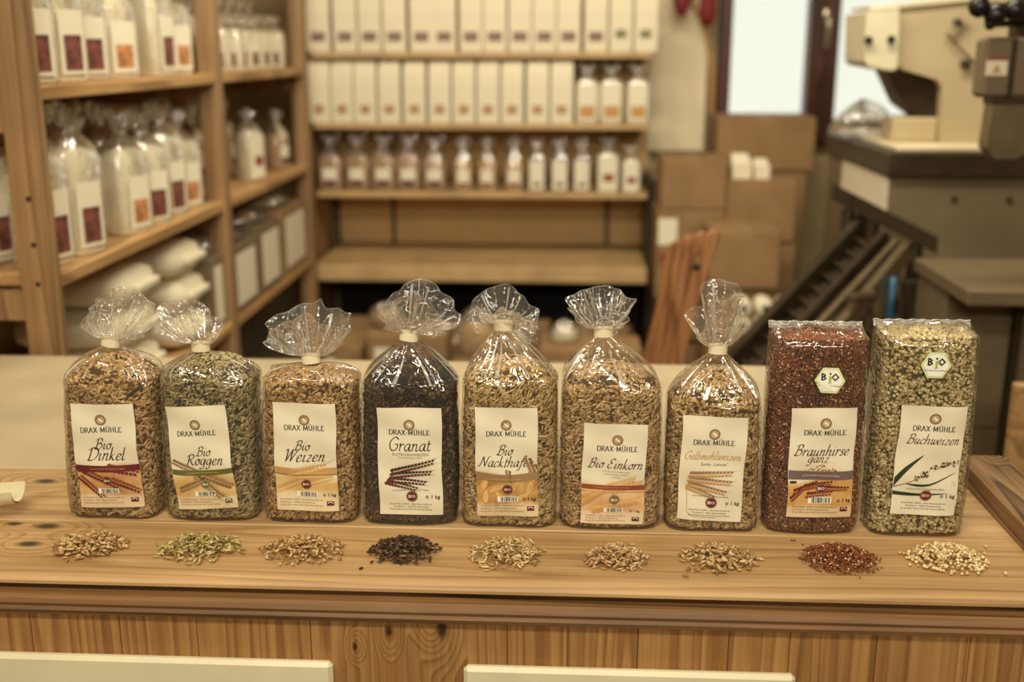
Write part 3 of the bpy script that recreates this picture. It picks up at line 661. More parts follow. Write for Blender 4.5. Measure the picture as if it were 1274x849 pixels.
def centre(polys_w, L, fu, fv): polys, w_ = polys_w; x, y = L.uv(fu, fv); return shift(polys, x-w_/2, y)
BASE = (226, 216, 188)
def painter(stops=None, start=.55, soft=.08, blot=None, seed=0, light=.86):
    """label colours: cream paper, below START a picture fading in"""
    def f(u, v):
        if stops is None: return BASE
        k = min(1, max(0, (v-start-.03*math.sin(u*5+seed))/soft))
        stops_ = [tuple(c_*.78+b_*.22*(.9) for c_, b_ in zip(st, (196, 172, 132))) for st in stops]
        h = .5+.5*math.sin(u*7+seed+3*math.sin(v*9+seed*2))*math.sin(v*16+u*5*math.sin(seed+2)); h2 = .5+.5*math.sin(u*23+v*31+seed)*math.sin(u*17-v*29)
        t = h*.7+h2*.3; c = [stops_[0][i]*(1-t)+stops_[1][i]*t for i in range(3)]
        if v > light: q = min(1, (v-light)/.03)*.6; c = [c[i]*(1-q)+BASE[i]*q for i in range(3)]
        return tuple(BASE[i]*(1-k)+c[i]*k for i in range(3))
    return f
def common(L, logo_v=.155, brand_v=.245, du=0.0):
    x, y = L.uv(.5+du, logo_v); R = L.W*.088
    L.put('logo', [disc(x, y, R, 28)], 'taupe', 1); L.put('logo', [disc(x, y, R*.66, 24)], 'sand', 2)
    L.put('logo', [disc(x+R*.05, y, R*.5, 16, R*.2, -.7)], 'label', 3)
    for k in range(18):
        a = 2*PI*k/18; L.put('logo', [[(x+R*.97*math.cos(a), y+R*.97*math.sin(a)), (x+R*.97*math.cos(a+.16), y+R*.97*math.sin(a+.16)), (x+R*.66*math.cos(a+.5), y+R*.66*math.sin(a+.5))]], 'dim', 2)
    p = serif('DRAX.MÜHLE', 1.0); k = L.W*.645/p[1]; p = serif('DRAX.MÜHLE', k); L.put('lettering', centre(p, L, .5+du, brand_v), 'black', 2)
def stamp(L, fu, fv, col='maroon', r=.085):
    x, y = L.uv(fu, fv); R = L.W*r; L.put('stamp', [disc(x, y, R, 24)], col, 4); L.put('stamp', [disc(x, y, R*.9, 24)], 'tan', 5); L.put('stamp', [disc(x, y, R*.84, 24)], col, 6)
    p = sans('BIO', R*.55, .01); L.put('stamp', shift(p[0], x-p[1]/2, y-R*.27), 'white', 7)
def barcode(L, fu, fv, wf=.33, hf=.05, col='black'):
    x, y = L.uv(fu, fv); w_, h = L.W*wf, L.H*hf
    L.put('barcode', [[(x-w_/2+w_*k/10, y-h/2), (x-w_/2+w_*(k+1)/10, y-h/2), (x-w_/2+w_*(k+1)/10, y+h/2), (x-w_/2+w_*k/10, y+h/2)] for k in range(10)], 'white', 4); q = x-w_*.36; rr = random.Random(3)
    while q < x+w_*.42:
        b_ = w_*rr.choice((.018, .03, .045)); L.put('barcode', [[(q, y-h*.42), (q+b_, y-h*.42), (q+b_, y+h*.42), (q, y+h*.42)]], col, 5); q += b_ + w_*rr.choice((.015, .02, .035))
def weight(L, fu, fv, col='black', s=.030): L.put('lettering', centre(sans('\u212e 1 kg', L.H*s*1.05, .012), L, fu, fv), col, 6)
def euleaf(L, fu, fv, col):
    x, y = L.uv(fu, fv); w_, h = L.W*.058, L.H*.021
    L.put('lettering', [[(x-w_, y-h), (x+w_, y-h), (x+w_, y+h), (x-w_, y+h)]], col, 4)
    for k in range(9):
        a = 2.9-k*.36; L.put('lettering', [disc(x+w_*.62*math.cos(a), y+h*.62*math.sin(a), .0005, 5)], 'white', 5)
SMALL = ['Drax-Mühle GmbH · www.drax-muehle.de', 'Hochhaus 5 · 83562 Rechtmehring', 'Kontrolliert durch DE-ÖKO-Kontrollstelle']
def small(L, v0=.893, left=True, col='dim', dv=.026, su=.07, size=.0152):
    for i, tx in enumerate(SMALL):
        p = sans(tx, L.H*size); x, y = L.uv(su, v0+dv*i)
        L.put('lettering', shift(p[0], x, y) if left else centre(p, L, .5, v0+dv*i), col, 4)
def name(L, text, fu, fv, wf, col, **k):
    p = script(text, 1.0, **k); s_ = L.W*wf/p[1]; p = script(text, s_, **k); L.put('lettering', centre(p, L, fu, fv), col, 3)
def ears(L, lst, kern, dark, awncol, awn=.4, lay=3):
    for i, (fu, fv, a, ln, k) in enumerate(lst):
        x, y = L.uv(fu, fv); ke, aw = ear(x, y, a, ln*L.W, k, awn)
        if awn: L.put('picture', clipu(aw, L), awncol, lay)
        L.put('picture', clipu(ke[0::2], L), kern, lay+1); L.put('picture', clipu(ke[1::2], L), dark, lay+1)
def hexsticker(sh, root, cx, cz, r, rot):
    mb = MB(); y0 = lambda x, z: float(sh.front(x, z))-.0008
    def lay(polys, off, mi): 
        for p in polys: mb.add([(cx+a*math.cos(rot)-b*math.sin(rot), y0(cx+a, cz+b)-off, cz+a*math.sin(rot)+b*math.cos(rot)) for a, b in p], [tuple(range(len(p)))], mi)
    lay([disc(0, 0, r, 6)], .0001, 0); lay([disc(0, 0, r*.95, 6)], .0002, 1); lay([disc(0, 0, r*.88, 6)], .0003, 0); lay([disc(0, 0, r*.84, 6)], .0004, 1) 
    B_, bw = sans('B', r*.46, .03); O_, ow = sans('O', r*.46, .03); lay(shift(B_, -r*.60, r*.02), .0005, 2); lay(shift(O_, r*.60-ow, r*.02), .0005, 2)
    lay([[(-.06*r, r*-.12), (.07*r, r*-.12), (.05*r, r*.34), (-.07*r, r*.3)], [(0, r*.05), (r*.17, r*.2), (r*.1, r*.3)]], .0006, 0); lay([disc(0, r*.46, r*.07, 10)], .0006, 2)
    a, aw = sans('nach', r*.09); lay(shift(a, -aw/2, -r*.2), .0005, 2); a, aw = sans('EG-Öko-Verordnung', r*.115); lay(shift(a, -aw/2, -r*.38), .0005, 2)
    return mb.build('organic_sticker', ['lime', 'white', 'black'], root, recalc=False)
# each bag: base centre x, half width, half depth, shoulder height, neck (x, z), taper, heap, what is in it, outline of the gathered top in the photograph
BY = 1.172
BAGS = [
 dict(x=-.5185, A=.0530, B=.032, hs=.163, n=(138, 428), p=1.8, dome=.024, g='spelt', lean=.05, out=[(106, 403), (107, 385), (117, 381), (130, 386), (131, 363), (146, 361), (162, 372), (186, 384), (184, 402), (178, 420)], tilt=.18,
      lab=(-.5148, .0765, .0725, .123, -.02), label='cellophane bag of pale spelt grain, label with maroon band, leftmost on the counter'),
 dict(x=-.4035, A=.0530, B=.032, hs=.166, n=(250, 434), p=2.0, dome=.024, g='rye', lean=.03, out=[(196, 404), (189, 384), (204, 383), (217, 377), (238, 384), (250, 391), (270, 402), (275, 412), (268, 421)], tilt=0,
      lab=(-.4068, .0765, .0690, .122, -.06), label='cellophane bag of greenish rye grain, label with olive green band'),
 dict(x=-.2890, A=.0535, B=.032, hs=.163, n=(387, 449), p=2.2, dome=.014, g='wheat', lean=.03, out=[(338, 426), (323, 410), (340, 396), (372, 386), (392, 378), (404, 390), (433, 393), (432, 412), (424, 428)], tilt=-.08,
      lab=(-.2885, .0795, .0700, .127, .008), label='cellophane bag of wheat grain, label with golden ochre band, third from left'),
 dict(x=-.1750, A=.0535, B=.032, hs=.162, n=(509, 421), p=1.35, dome=.028, g='garnet', lean=.01, out=[(482, 402), (472, 386), (492, 366), (516, 353), (527, 352), (545, 363), (562, 384), (572, 406), (545, 418)], tilt=.12,
      lab=(-.1715, .0765, .0710, .126, 0), label='cellophane bag of dark brown grain, label picturing dark maroon ears'),
 dict(x=-.0630, A=.0530, B=.032, hs=.168, n=(626, 408), p=1.15, dome=.022, g='oat', lean=.01, out=[(604, 398), (585, 386), (592, 372), (612, 362), (628, 358), (648, 372), (668, 396), (671, 412), (650, 410)], tilt=0,
      lab=(-.0642, .0780, .0685, .127, -.012), label='cellophane bag of oat grain, label with grey brown band, middle of the row'),
 dict(x=.0510, A=.0555, B=.032, hs=.160, n=(751, 416), p=1.5, dome=.026, g='einkorn', lean=-.005, out=[(724, 398), (705, 378), (718, 368), (745, 362), (768, 364), (778, 374), (790, 374), (788, 388), (774, 402)], tilt=-.03,
      lab=(.0537, .0663, .0695, .1175, .021), label='cellophane bag of small einkorn grain, label with rust red band'),
 dict(x=.1645, A=.0515, B=.032, hs=.147, n=(893, 437), p=1.45, dome=.030, g='yellow', lean=-.01, out=[(868, 416), (854, 398), (866, 388), (876, 380), (877, 356), (898, 355), (921, 357), (923, 380), (926, 400), (912, 418)], tilt=.03,
      lab=(.1610, .0745, .0700, .121, .025), label='cellophane bag of yellow wheat grain, label with golden script lettering'),
 dict(x=.2745, A=.0515, B=.032, hs=.2205, zn=.2275, p=1, dome=.004, g='millet', lean=-.008, lab=(.2785, .0838, .0700, .1265, -.015), st=(1032, 474), label='flat-topped film bag of reddish brown millet with a hexagonal sticker'),
 dict(x=.3890, A=.0525, B=.033, hs=.224, zn=.231, p=1, dome=.004, g='buck', lean=-.008, lab=(.3918, .0890, .0696, .125, .02), st=(1164, 455), label='flat-topped film bag of pale buckwheat, rightmost bag on the counter')]
def art(i, L):
    if i == 0:
        L.sheet(painter([(176, 112, 66), (226, 180, 116)], .58, .06, seed=1)); common(L, .15, .265, -.03); name(L, 'Bio', .46, .43, .26, 'brown'); name(L, 'Dinkel', .49, .535, .60, 'brown')
        ears(L, [(.03, .70, -.75, .5, 10), (.12, .64, -.45, .62, 12), (.55, .72, -.45, .5, 9), (.5, .6, -.25, .5, 8), (.0, .62, -.1, .3, 6)], 'maroon', 'rust', 'brown', .35)
        L.put('picture', curve_band(L, .575, .635, .012), 'maroon', 5); L.put('lettering', centre(sans('aus kontrolliert biologischem Anbau', L.H*.0155), L, .5, .622), 'tan', 7)
        stamp(L, .48, .73, 'maroon', .075); barcode(L, .48, .835); small(L, .905, su=.06); euleaf(L, .87, .925, 'maroon')
    if i == 1:
        L.sheet(painter([(196, 148, 82), (228, 196, 130)], .62, .07, seed=2.4)); common(L, .175, .28, -.02); name(L, 'Bio', .55, .475, .23, 'brown'); name(L, 'Roggen', .55, .565, .62, 'brown')
        ears(L, [(.02, .52, -.5, .42, 9), (.38, .68, -.75, .55, 10), (.95, .78, 2.75, .5, 9), (.1, .8, .35, .4, 8)], 'taupe', 'dim', 'brown', .5)
        L.put('picture', curve_band(L, .595, .645, .025), 'olive', 5); L.put('lettering', centre(sans('aus kontrolliert biologischem Anbau', L.H*.015), L, .5, .648), 'straw', 7)
        stamp(L, .52, .755, 'olive', .07); barcode(L, .5, .845); small(L, .905, su=.06); euleaf(L, .87, .925, 'olive')
    if i == 2:
        L.sheet(painter([(214, 164, 92), (238, 210, 150)], .66, .05, seed=3.1, light=.80)); common(L); name(L, 'Bio', .45, .43, .24, 'brown'); name(L, 'Weizen', .48, .535, .66, 'brown')
        L.put('picture', curve_band(L, .585, .645, .012), 'tan', 2); L.put('picture', curve_band(L, .645, .652, .012), 'dim', 5)
        ears(L, [(.04, .80, .42, .5, 9), (.42, .66, .05, .5, 9), (.45, .74, .25, .5, 10), (.25, .64, .2, .6, 10)], 'straw', 'gold', 'gold', .5)
        stamp(L, .5, .745, 'maroon', .085); barcode(L, .51, .84); weight(L, .87, .855); small(L, .9, su=.07); euleaf(L, .88, .925, 'maroon')
    if i == 3:
        L.sheet(painter()); common(L); name(L, 'Granat', .5, .392, .66, 'black', slant=.15, tmin=.10, tmax=.15)
        L.put('lettering', centre(sans('ROTKORNWEIZEN', L.H*.026), L, .51, .438), 'dim', 3); L.put('lettering', centre(sans('Die Urkraft Mutter Natur', L.H*.014), L, .51, .46), 'dim', 3)
        ears(L, [(.2, .60, .28, .72, 13), (.2, .63, .1, .65, 12), (.16, .665, -.1, .60, 11), (.13, .68, -.28, .5, 10)], 'maroon', 'brown', 'brown', .22)
        L.put('picture', [stroke([L.uv(.02, .72), L.uv(.2, .63)], .0005, .0007, 1)[0]], 'straw', 2)
    if i == 4:
        L.sheet(painter([(150, 98, 48), (230, 184, 112)], .60, .05, seed=4.2, light=.87)); common(L, .16, .255); name(L, 'Bio', .47, .43, .25, 'brown'); name(L, 'Nackthafer', .48, .535, .86, 'brown')
        L.put('picture', curve_band(L, .585, .655, .02), 'taupe', 4); L.put('lettering', centre(sans('aus kontrolliert biologischem Anbau', L.H*.015), L, .45, .655), 'straw', 7)
        for fu, fv, r, a in ((.12, .72, .15, 1.2), (.32, .74, .17, .4), (.15, .82, .13, 1.5), (.62, .72, .14, .9), (.86, .74, .15, 1.3), (.74, .82, .15, .5), (.38, .82, .13, 2.2), (.9, .62, .12, 1.8)):
            x, y = L.uv(fu, fv); L.put('picture', clipu([disc(x, y, r*L.W*k, 14, r*L.W*.42*k, a) for k in (1, )], L), 'tan', 1); L.put('picture', clipu([disc(x+.0004, y+.0004, r*L.W*.8, 12, r*L.W*.26, a)], L), 'straw', 2); L.put('picture', clipu([disc(x+.0006, y+.0008, r*L.W*.55, 10, r*L.W*.07, a)], L), 'sand', 3)
        ears(L, [(.84, .46, -1.25, .34, 6), (.52, .57, -1.45, .22, 5), (.93, .52, -1.1, .25, 5)], 'taupe', 'dim', 'dim', .5)
        stamp(L, .51, .745, 'maroon', .085); barcode(L, .51, .84); weight(L, .86, .85); small(L, .905, su=.07); euleaf(L, .88, .925, 'maroon')
    if i == 5:
        L.sheet(painter([(214, 156, 100), (236, 204, 158)], .56, .12, seed=5.2)); common(L, .16, .265, .04); name(L, 'Bio Einkorn', .52, .435, .86, 'brown')
        for k, tx in enumerate(('Urgetreide aus kontrolliertem Anbau', 'mit feinem nussigem Geschmack', 'unbehandelt')): L.put('lettering', centre(sans(tx, L.H*.012), L, .54, .475+.028*k), 'dim', 3)
        ears(L, [(.0, .80, .6, .55, 10), (.2, .86, .25, .75, 12), (.02, .72, .35, .9, 13), (.5, .66, .3, .5, 9)], 'tan', 'straw', 'tan', .3)
        L.put('picture', curve_band(L, .595, .64, .012), 'rust', 5); L.put('picture', curve_band(L, .655, .663, .012), 'gold', 5); L.put('lettering', centre(sans('aus kontrolliert biologischem Anbau', L.H*.015), L, .5, .632), 'tan', 7)
        stamp(L, .53, .75, 'dim', .085); barcode(L, .52, .855, .3); weight(L, .86, .87, 'brown', .024); small(L, .922, su=.08, dv=.025); euleaf(L, .88, .945, 'brown')
    if i == 6:
        L.sheet(painter()); common(L, .165, .265); name(L, 'Gelbmehlweizen', .49, .405, .88, 'gold', tmin=.1, tmax=.22); L.put('lettering', centre(sans('Sorte \u201eLuteus\u201c', L.H*.029), L, .53, .463), 'black', 3)
        ears(L, [(.16, .555, .06, .68, 12), (.15, .60, -.06, .68, 12), (.14, .65, -.2, .62, 11), (.14, .68, -.36, .45, 9)], 'tan', 'taupe', 'dim', .2)
        L.put('picture', stroke(smooth_line([L.uv(.13, .66), L.uv(.14, .8), L.uv(.2, .95), L.uv(.6, .965)]), .0003, .0004, 1), 'dim', 2)
    if i == 7:
        L.sheet(painter([(196, 138, 66), (226, 176, 96)], .64, .03, seed=7.3, light=.88)); common(L, .135, .24, .03); name(L, 'Braunhirse', .49, .425, .84, 'brown'); name(L, 'ganz', .44, .485, .32, 'dim', tmin=.1)
        rr = random.Random(5)
        for k in range(60): u = rr.gauss(.5, .16); x, y = L.uv(u, .57-rr.random()*.06*math.exp(-((u-.5)/.18)**2)); L.put('picture', [disc(x, y, .0009, 6)], rr.choice(['rust', 'tan', 'straw']), 4)
        L.put('picture', curve_band(L, .56, .64, .01), 'plum', 5); L.put('lettering', centre(sans('aus kontrolliert biologischem Anbau', L.H*.015), L, .5, .615), 'label', 7)
        ears(L, [(.06, .83, .8, .35, 8), (.1, .76, .4, .4, 8), (.3, .72, .2, .4, 8), (.55, .73, .0, .4, 8), (.3, .79, .1, .4, 8)], 'rust', 'maroon', 'rust', 0)
        x, y = L.uv(.07, .67); L.put('picture', [[(x-.003, y-.001), (x+.004, y-.001), (x+.004, y+.0015), (x-.003, y+.0015)]], 'black', 6)
        stamp(L, .52, .73, 'maroon', .085); barcode(L, .5, .835, .36, .06); weight(L, .87, .85); small(L, .905, su=.09); euleaf(L, .88, .92, 'maroon')
    if i == 8:
        L.sheet(painter()); common(L, .115, .225, .03); name(L, 'Buchweizen', .53, .34, .80, 'maroon')
        def leaf(pts, ws, mat, lay):
            q = smooth_line(pts, 4); n = len(q); L.put('picture', [[(a[0], a[1]+h0), (b_[0], b_[1]+h1), (b_[0], b_[1]-h1), (a[0], a[1]-h0)] for a, b_, h0, h1 in ((q[k], q[k+1], np.interp(k/(n-1), [0, .3, 1], ws)*L.W, np.interp((k+1)/(n-1), [0, .3, 1], ws)*L.W) for k in range(n-1))], mat, lay)
        leaf([L.uv(.01, .70), L.uv(.16, .58), L.uv(.42, .445)], [.075, .07, .004], 'leafgreen', 3); leaf([L.uv(.01, .80), L.uv(.4, .81), L.uv(.84, .79)], [.032, .028, .003], 'leafgreen', 3)
        leaf([L.uv(.2, .71), L.uv(.55, .715), L.uv(.94, .60)], [.006, .022, .003], 'leafgreen', 3); leaf([L.uv(.01, .745), L.uv(.25, .69), L.uv(.55, .58)], [.007, .005, .003], 'brown', 3)
        rr = random.Random(9)
        for k in range(46):
            t = rr.random(); fu, fv = (.58+.42*t*.95, .56-.05*t) if k < 28 else (.3+.22*t, .66-.05*t); x, y = L.uv(fu+rr.uniform(-.03, .03), fv+rr.uniform(-.025, .025))
            L.put('picture', clipu([disc(x, y, .0016, 7, .0011, rr.random()*3)], L), rr.choice(['black', 'dim', 'pink', 'taupe', 'brown', 'pink']), 4+k % 3)
        for k, tx in enumerate(('Buch-', 'weizen')): L.put('lettering', centre(sans(tx, L.H*.010), L, .93, .695+.022*k), 'dim', 3)
    if i in (3, 6, 8):
        dv = .0 if i != 8 else -.005; L.put('lettering', centre(sans('aus kontrolliert biologischem Anbau', L.H*.0155), L, .5, .765+dv), 'brown', 6)
        stamp(L, .52, .82+dv, 'maroon', .09); weight(L, .85, .835+dv, s=.033); small(L, .9+dv, False, 'brown')
    L.finish()
SHAPES = []
for i, B in enumerate(BAGS):
    root = thing('grain_bag', B['label'], 'grain bag', (B['x'], BY, ZT+.0006), 0, 'grain bags in a row on the counter')
    loc = lambda px, py: at(px, py, BY) - Vector((B['x'], BY, ZT))
    if 'n' in B:
        nk = loc(*B['n']); sh = BagShape(B['A'], B['B'], B['hs'], nk.z-.003, nk.x, B['p'], 'tied', B['dome'], i+1, B['lean'])
    else: sh = BagShape(B['A'], B['B'], B['hs'], B['zn'], 0, 1, 'folded', B['dome'], i+1, B['lean'])
    make_fill(sh, root, B['g']); make_film(sh, root)
    if 'n' in B: make_ruff(sh, root, [(q.x, q.z) for q in (loc(*p) for p in B['out'])], 40+i, B['tilt'])
    else:
        # the flattened lip of the seam, standing off the top of the bag
        zt = B['zn']; bx = B['lean']*B['hs']; lp = MB(); n = 30; rings = []
        for q in np.linspace(0, 1, 7): rings.append([(bx + B['A']*.99*(-1+2*k/n), .012 + .010*math.sin(q*2.2) - .004*q + .0012*math.sin(k*.9+i), zt-.004 + .007*math.sin(q*2.0)+.0008*math.sin(k*1.7)*q) for k in range(n+1)])
        lp.loft(rings, caps=(False, False), closed=False); lp.build('folded_lip', 'lip', root, smooth=True)
        p = at(*B['st'], BY-B['B']); hexsticker(sh, root, p.x-B['x'], p.z-ZT, .0165, -.02)
    lx, lz, W, H, tl = B['lab']; L = Label(sh, root, lx-B['x'], lz, W, H, tl); art(i, L)
# ------------------------------------------------------------------ little heaps of loose grain before the bags
PILES = [((62, 165, 660, 700), 'spelt', 'loose heap of spelt grains before the bag with maroon band, leftmost heap'), ((195, 307, 661, 706), 'rye', 'loose heap of greenish rye grains before the bag with olive band'),
 ((322, 434, 664, 708), 'wheat', 'loose heap of plump wheat grains before the bag with ochre band'), ((456, 554, 665, 708), 'garnet', 'loose heap of dark brown grains before the dark brown bag'),
 ((580, 682, 665, 714), 'oat', 'loose heap of slender oat grains before the middle bag'), ((723, 810, 675, 714), 'einkorn', 'small loose heap of einkorn grains before the bag with rust band'),
 ((840, 946, 673, 718), 'yellow', 'loose heap of yellow wheat grains before the bag with golden script'), ((990, 1096, 673, 719), 'millet', 'loose heap of tiny reddish millet grains before the millet bag'),
 ((1122, 1230, 673, 720), 'buck', 'loose heap of pale buckwheat kernels, rightmost heap on the counter')]
for i, ((x0, x1, y0, y1), g, lab) in enumerate(PILES):
    a, b_ = atz(x0, (y0+y1)/2, ZT), atz(x1, (y0+y1)/2, ZT); c, d = atz((x0+x1)/2, y1, ZT), atz((x0+x1)/2, y0, ZT+.006)
    cx_, cy_ = (a.x+b_.x)/2, (c.y+d.y)/2; rx, ry = (b_.x-a.x)/2, (d.y-c.y)/2
    length, width, kk, _ = GR_PILE[g]; hmax = .016
    P = []; Ax = []; Nn = []
    dens = {'millet': 1500, 'buck': 480}.get(g, 370 if g != 'einkorn' else 430)
    for k in range(dens):
        while True:
            u, v = random.gauss(0, .47), random.gauss(0, .47); r = math.hypot(u, v)
            if r < (1.08 if random.random() < .06 else .93): break
        top = hmax*max(0, 1-r*r)**1.2; z = width*.42 + top*(random.random()**.35 if k % 3 else random.random())
        th = random.uniform(0, 2*PI); az = random.gauss(0, .28)*(top > .002); z = max(z, abs(az)*length*.72 + width*.68); P.append((u*rx, v*ry, z)); Ax.append((math.cos(th), math.sin(th), az)); Nn.append((0, 0, 1))
    for k in range(3): P.append((random.uniform(-1.15, 1.15)*rx, random.uniform(-1.2, 1.25)*ry, width*.7)); Ax.append((1, random.uniform(-1, 1), 0)); Nn.append((0, 0, 1))
    me = grain_mesh('grain_heap', np.array(P), np.array(Ax), np.array(Nn, float), length, width, kk); me.materials.append(M.get('grp_'+g, M['gr_'+g]))
    o = link('grain_heap', me, None, (cx_, cy_, ZT)); tag(o, lab, 'grain heap', 'heaps of loose grain along the counter', 'stuff')
# a white scoop lying at the left end
sc = thing('flour_scoop', 'white plastic scoop lying at the left end of the counter', 'scoop', (-.648, 1.142, ZT+.0022), 0)
bl = MB(); rings = []
for q in np.linspace(0, 1, 9):
    x = -.16 + .185*q; r = .027 - .003*q; tip = max(0, (q-.6)/.4)
    rings.append([(x - (.03*tip*(1-abs(math.cos(a)))*0), r*math.cos(a)*(1-.25*tip), .026 + r*math.sin(a)*(1 - .25*tip) + .008*tip) for a in np.linspace(PI*1.02, PI*1.98, 14)])
bl.loft(rings, closed=False, caps=(False, False)); inner = [[(p[0], p[1]*.93, p[2]+.0018) for p in r] for r in rings]; bl.loft(inner, closed=False, caps=(False, False))
bl.build('scoop_bowl', 'cream', sc, smooth=True)
MB().tube([(-.16, 0, .03), (-.2, 0, .045), (-.28, 0, .06)], .011, 10).build('scoop_handle', 'cream', sc, smooth=True)
# ------------------------------------------------------------------ packets for the shelves
def packet(root, wd, dp, fh, H, fill, lab_mat, pic, lab=(.62, .08, .62), strip=None, clear=0.0, seed=0, fold=False):
    """a filled film packet, front towards -y: filling, film with a tied top, label with a picture patch"""
    A, B = wd/2, dp/2; n = 28; t = np.linspace(0, 2*PI, n, endpoint=False); ux, uy = se(t, 3.6); rr = np.random.default_rng(seed)
    mb = MB(); rings = []
    for q, s in ((0, .9), (.03, .98), (.3, 1.02), (.6, 1.01), (.85, .98), (.95, .90), (1.0, .70), (1.035, .35), (1.04, .02)):
        rings.append([(A*s*a*(1+.02*math.sin(q*9+seed+k)), B*s*b*(1+.02*math.sin(q*9+seed)), fh*q) for k, (a, b) in enumerate(zip(ux, uy))])
    mb.loft(rings); mb.build('filling', fill, root, smooth=True)
    fm = MB(); rings = []; ph = rr.random(6)*6.28; zn = fh + (H-fh)*.42
    e = .0015
    for z, s in ((fh*.05, 1.03), (fh*.5, 1.04), (fh*.92, 1.02)): rings.append([((A*s+e)*a, (B*s+e)*b, z) for a, b in zip(ux, uy)])
    for q in np.linspace(.25, 1, 6): rings.append([((A*(1-q**1.5)+.010*q)*a*(1+.15*q*math.sin(5*tt+ph[0])), (B*(1-q**1.5)+.007*q)*b*(1+.15*q*math.sin(5*tt+ph[0])), fh*.95+(zn-fh*.95)*q) for a, b, tt in zip(ux, uy, t)])
    for q in np.linspace(.2, 1, 5):
        rings.append([(math.cos(tt)*(.010+A*.62*q**.7)*(1+.12*math.sin(3*tt+ph[1])), math.sin(tt)*(.007+.012*q)+.006*q*math.sin(7*tt+ph[2]), zn+(H-zn)*q*(1-.22*abs(math.cos(tt+ph[3]*.2))-.1*math.sin(4*tt+ph[4]))) for tt in t])
    fm.loft(rings, caps=(False, False)); fm.build('film', 'film_bg', root, smooth=True)
    if lab_mat:
        wf, z0, hf = lab
        def patch(name_, x0, x1, za, zb, mat, par, off):
            m_ = MB(); xs_ = np.linspace(x0, x1, 7)
            fy = lambda x: -(B*1.045+e)*(1-min(.97, abs(x)/(A*1.045+e))**3.6)**(1/3.6) - off
            m_.loft([[(x, fy(x), za) for x in xs_], [(x, fy(x), zb) for x in xs_]], caps=(False, False), closed=False); return m_.build(name_, mat, par, smooth=True)
        lb = patch('label', -A*wf, A*wf, fh*z0, fh*(z0+hf), lab_mat, root, .0008)
        if pic:
            w2, za, zb, mat = pic; patch('picture', -A*wf*w2, A*wf*w2, fh*za, fh*zb, mat, lb, .0016)
def sack_paper(root, wd, dp, H, pic, seed=0):
    """a white paper bag: block base, gusseted shoulders drawn in to a flat folded top, print on the front"""
    A, B = wd/2, dp/2; mb = MB(); rings = []
    for z, b, a in ((0, .97, .97), (.006, 1, 1), (H*.30, 1.03, 1.0), (H*.62, 1.0, 1.0), (H*.78, .86, .99), (H*.92, .42, .98), (H*.965, .20, .98), (H, .12, .97)):
        g = .55 if z > H*.75 else .12
        rings.append([(-A*a, -B*b, z), (-A*a*.4, -B*b*1.04, z), (A*a*.4, -B*b*1.04, z), (A*a, -B*b, z), (A*a*(1-g*.35), 0, z), (A*a, B*b, z), (0, B*b*1.04, z), (-A*a, B*b, z), (-A*a*(1-g*.35), 0, z)])
    mb.loft(rings); mb.build('paper_body', 'paper', root)
    f = MB(); f.box(-A*.97, A*.97, -B*.30, -B*.06, H*.90, H*.985, ch=.002); f.build('folded_top', 'paper', root)
    w2, za, zb, mat = pic; y = -B*1.085
    p = MB(); nx = 5
    for i in range(nx):
        for j in range(3):
            x0 = -A*w2 + 2*A*w2*i/nx; z0 = H*za + H*(zb-za)*j/3; p.add([(x0, y, z0), (x0+2*A*w2/nx*.88, y, z0), (x0+2*A*w2/nx*.88, y, z0+H*(zb-za)/3*.9), (x0, y, z0+H*(zb-za)/3*.9)], [(0, 1, 2, 3)], 0)
    p.build('printed_picture', mat, root)
# ------------------------------------------------------------------ the wooden shelving along the left wall
XF, XBK = -.91, -1.385
ws = thing('storage_shelf', 'tall open spruce shelving unit along the left wall', 'shelf', (0, 0, 0))
PY = (1.85, 2.875, 3.85)
for y in PY:
    for x in (XF-.05, XBK): MB().box(x, x+.05, y, y+.055, 0, 2.4, ch=.003).build('post', 'post', ws)
    for z in (1.335, 1.005, .675, .30): MB().box(XBK+.05, XF-.05, y+.012, y+.036, z-.055, z-.001, ch=.002).build('cross_rail', 'post', ws)
MB().box(XBK+.05, XF-.05, PY[0]+.012, PY[0]+.034, .80, .87, ch=.002).build('cross_rail', 'post', ws)
for a, b_ in zip(PY, PY[1:]):
    for z in (1.695, 1.358, 1.028, .698, .32): MB().box(XBK, XF-.002, a+.0+.056, b_-.001, z-.024, z, ch=.002).build('shelf_board', 'shelf', ws)
for y in PY: pass
MB().box(XBK-.012, XBK-.002, PY[0], PY[2]+.05, .05, 2.35).build('back_panel', 'back_panel', ws)
for y, zs in ((PY[0], (1.09, 1.17, 1.02)),):
    for z in zs: MB().lathe([(0, 0), (.005, 0), (.005, .001), (0, .0015)], n=8, mat=Matrix.Translation((XF-.018, y, z)) @ Matrix.Rotation(PI/2, 4, 'X')).build('screw', 'darkmet', ws)
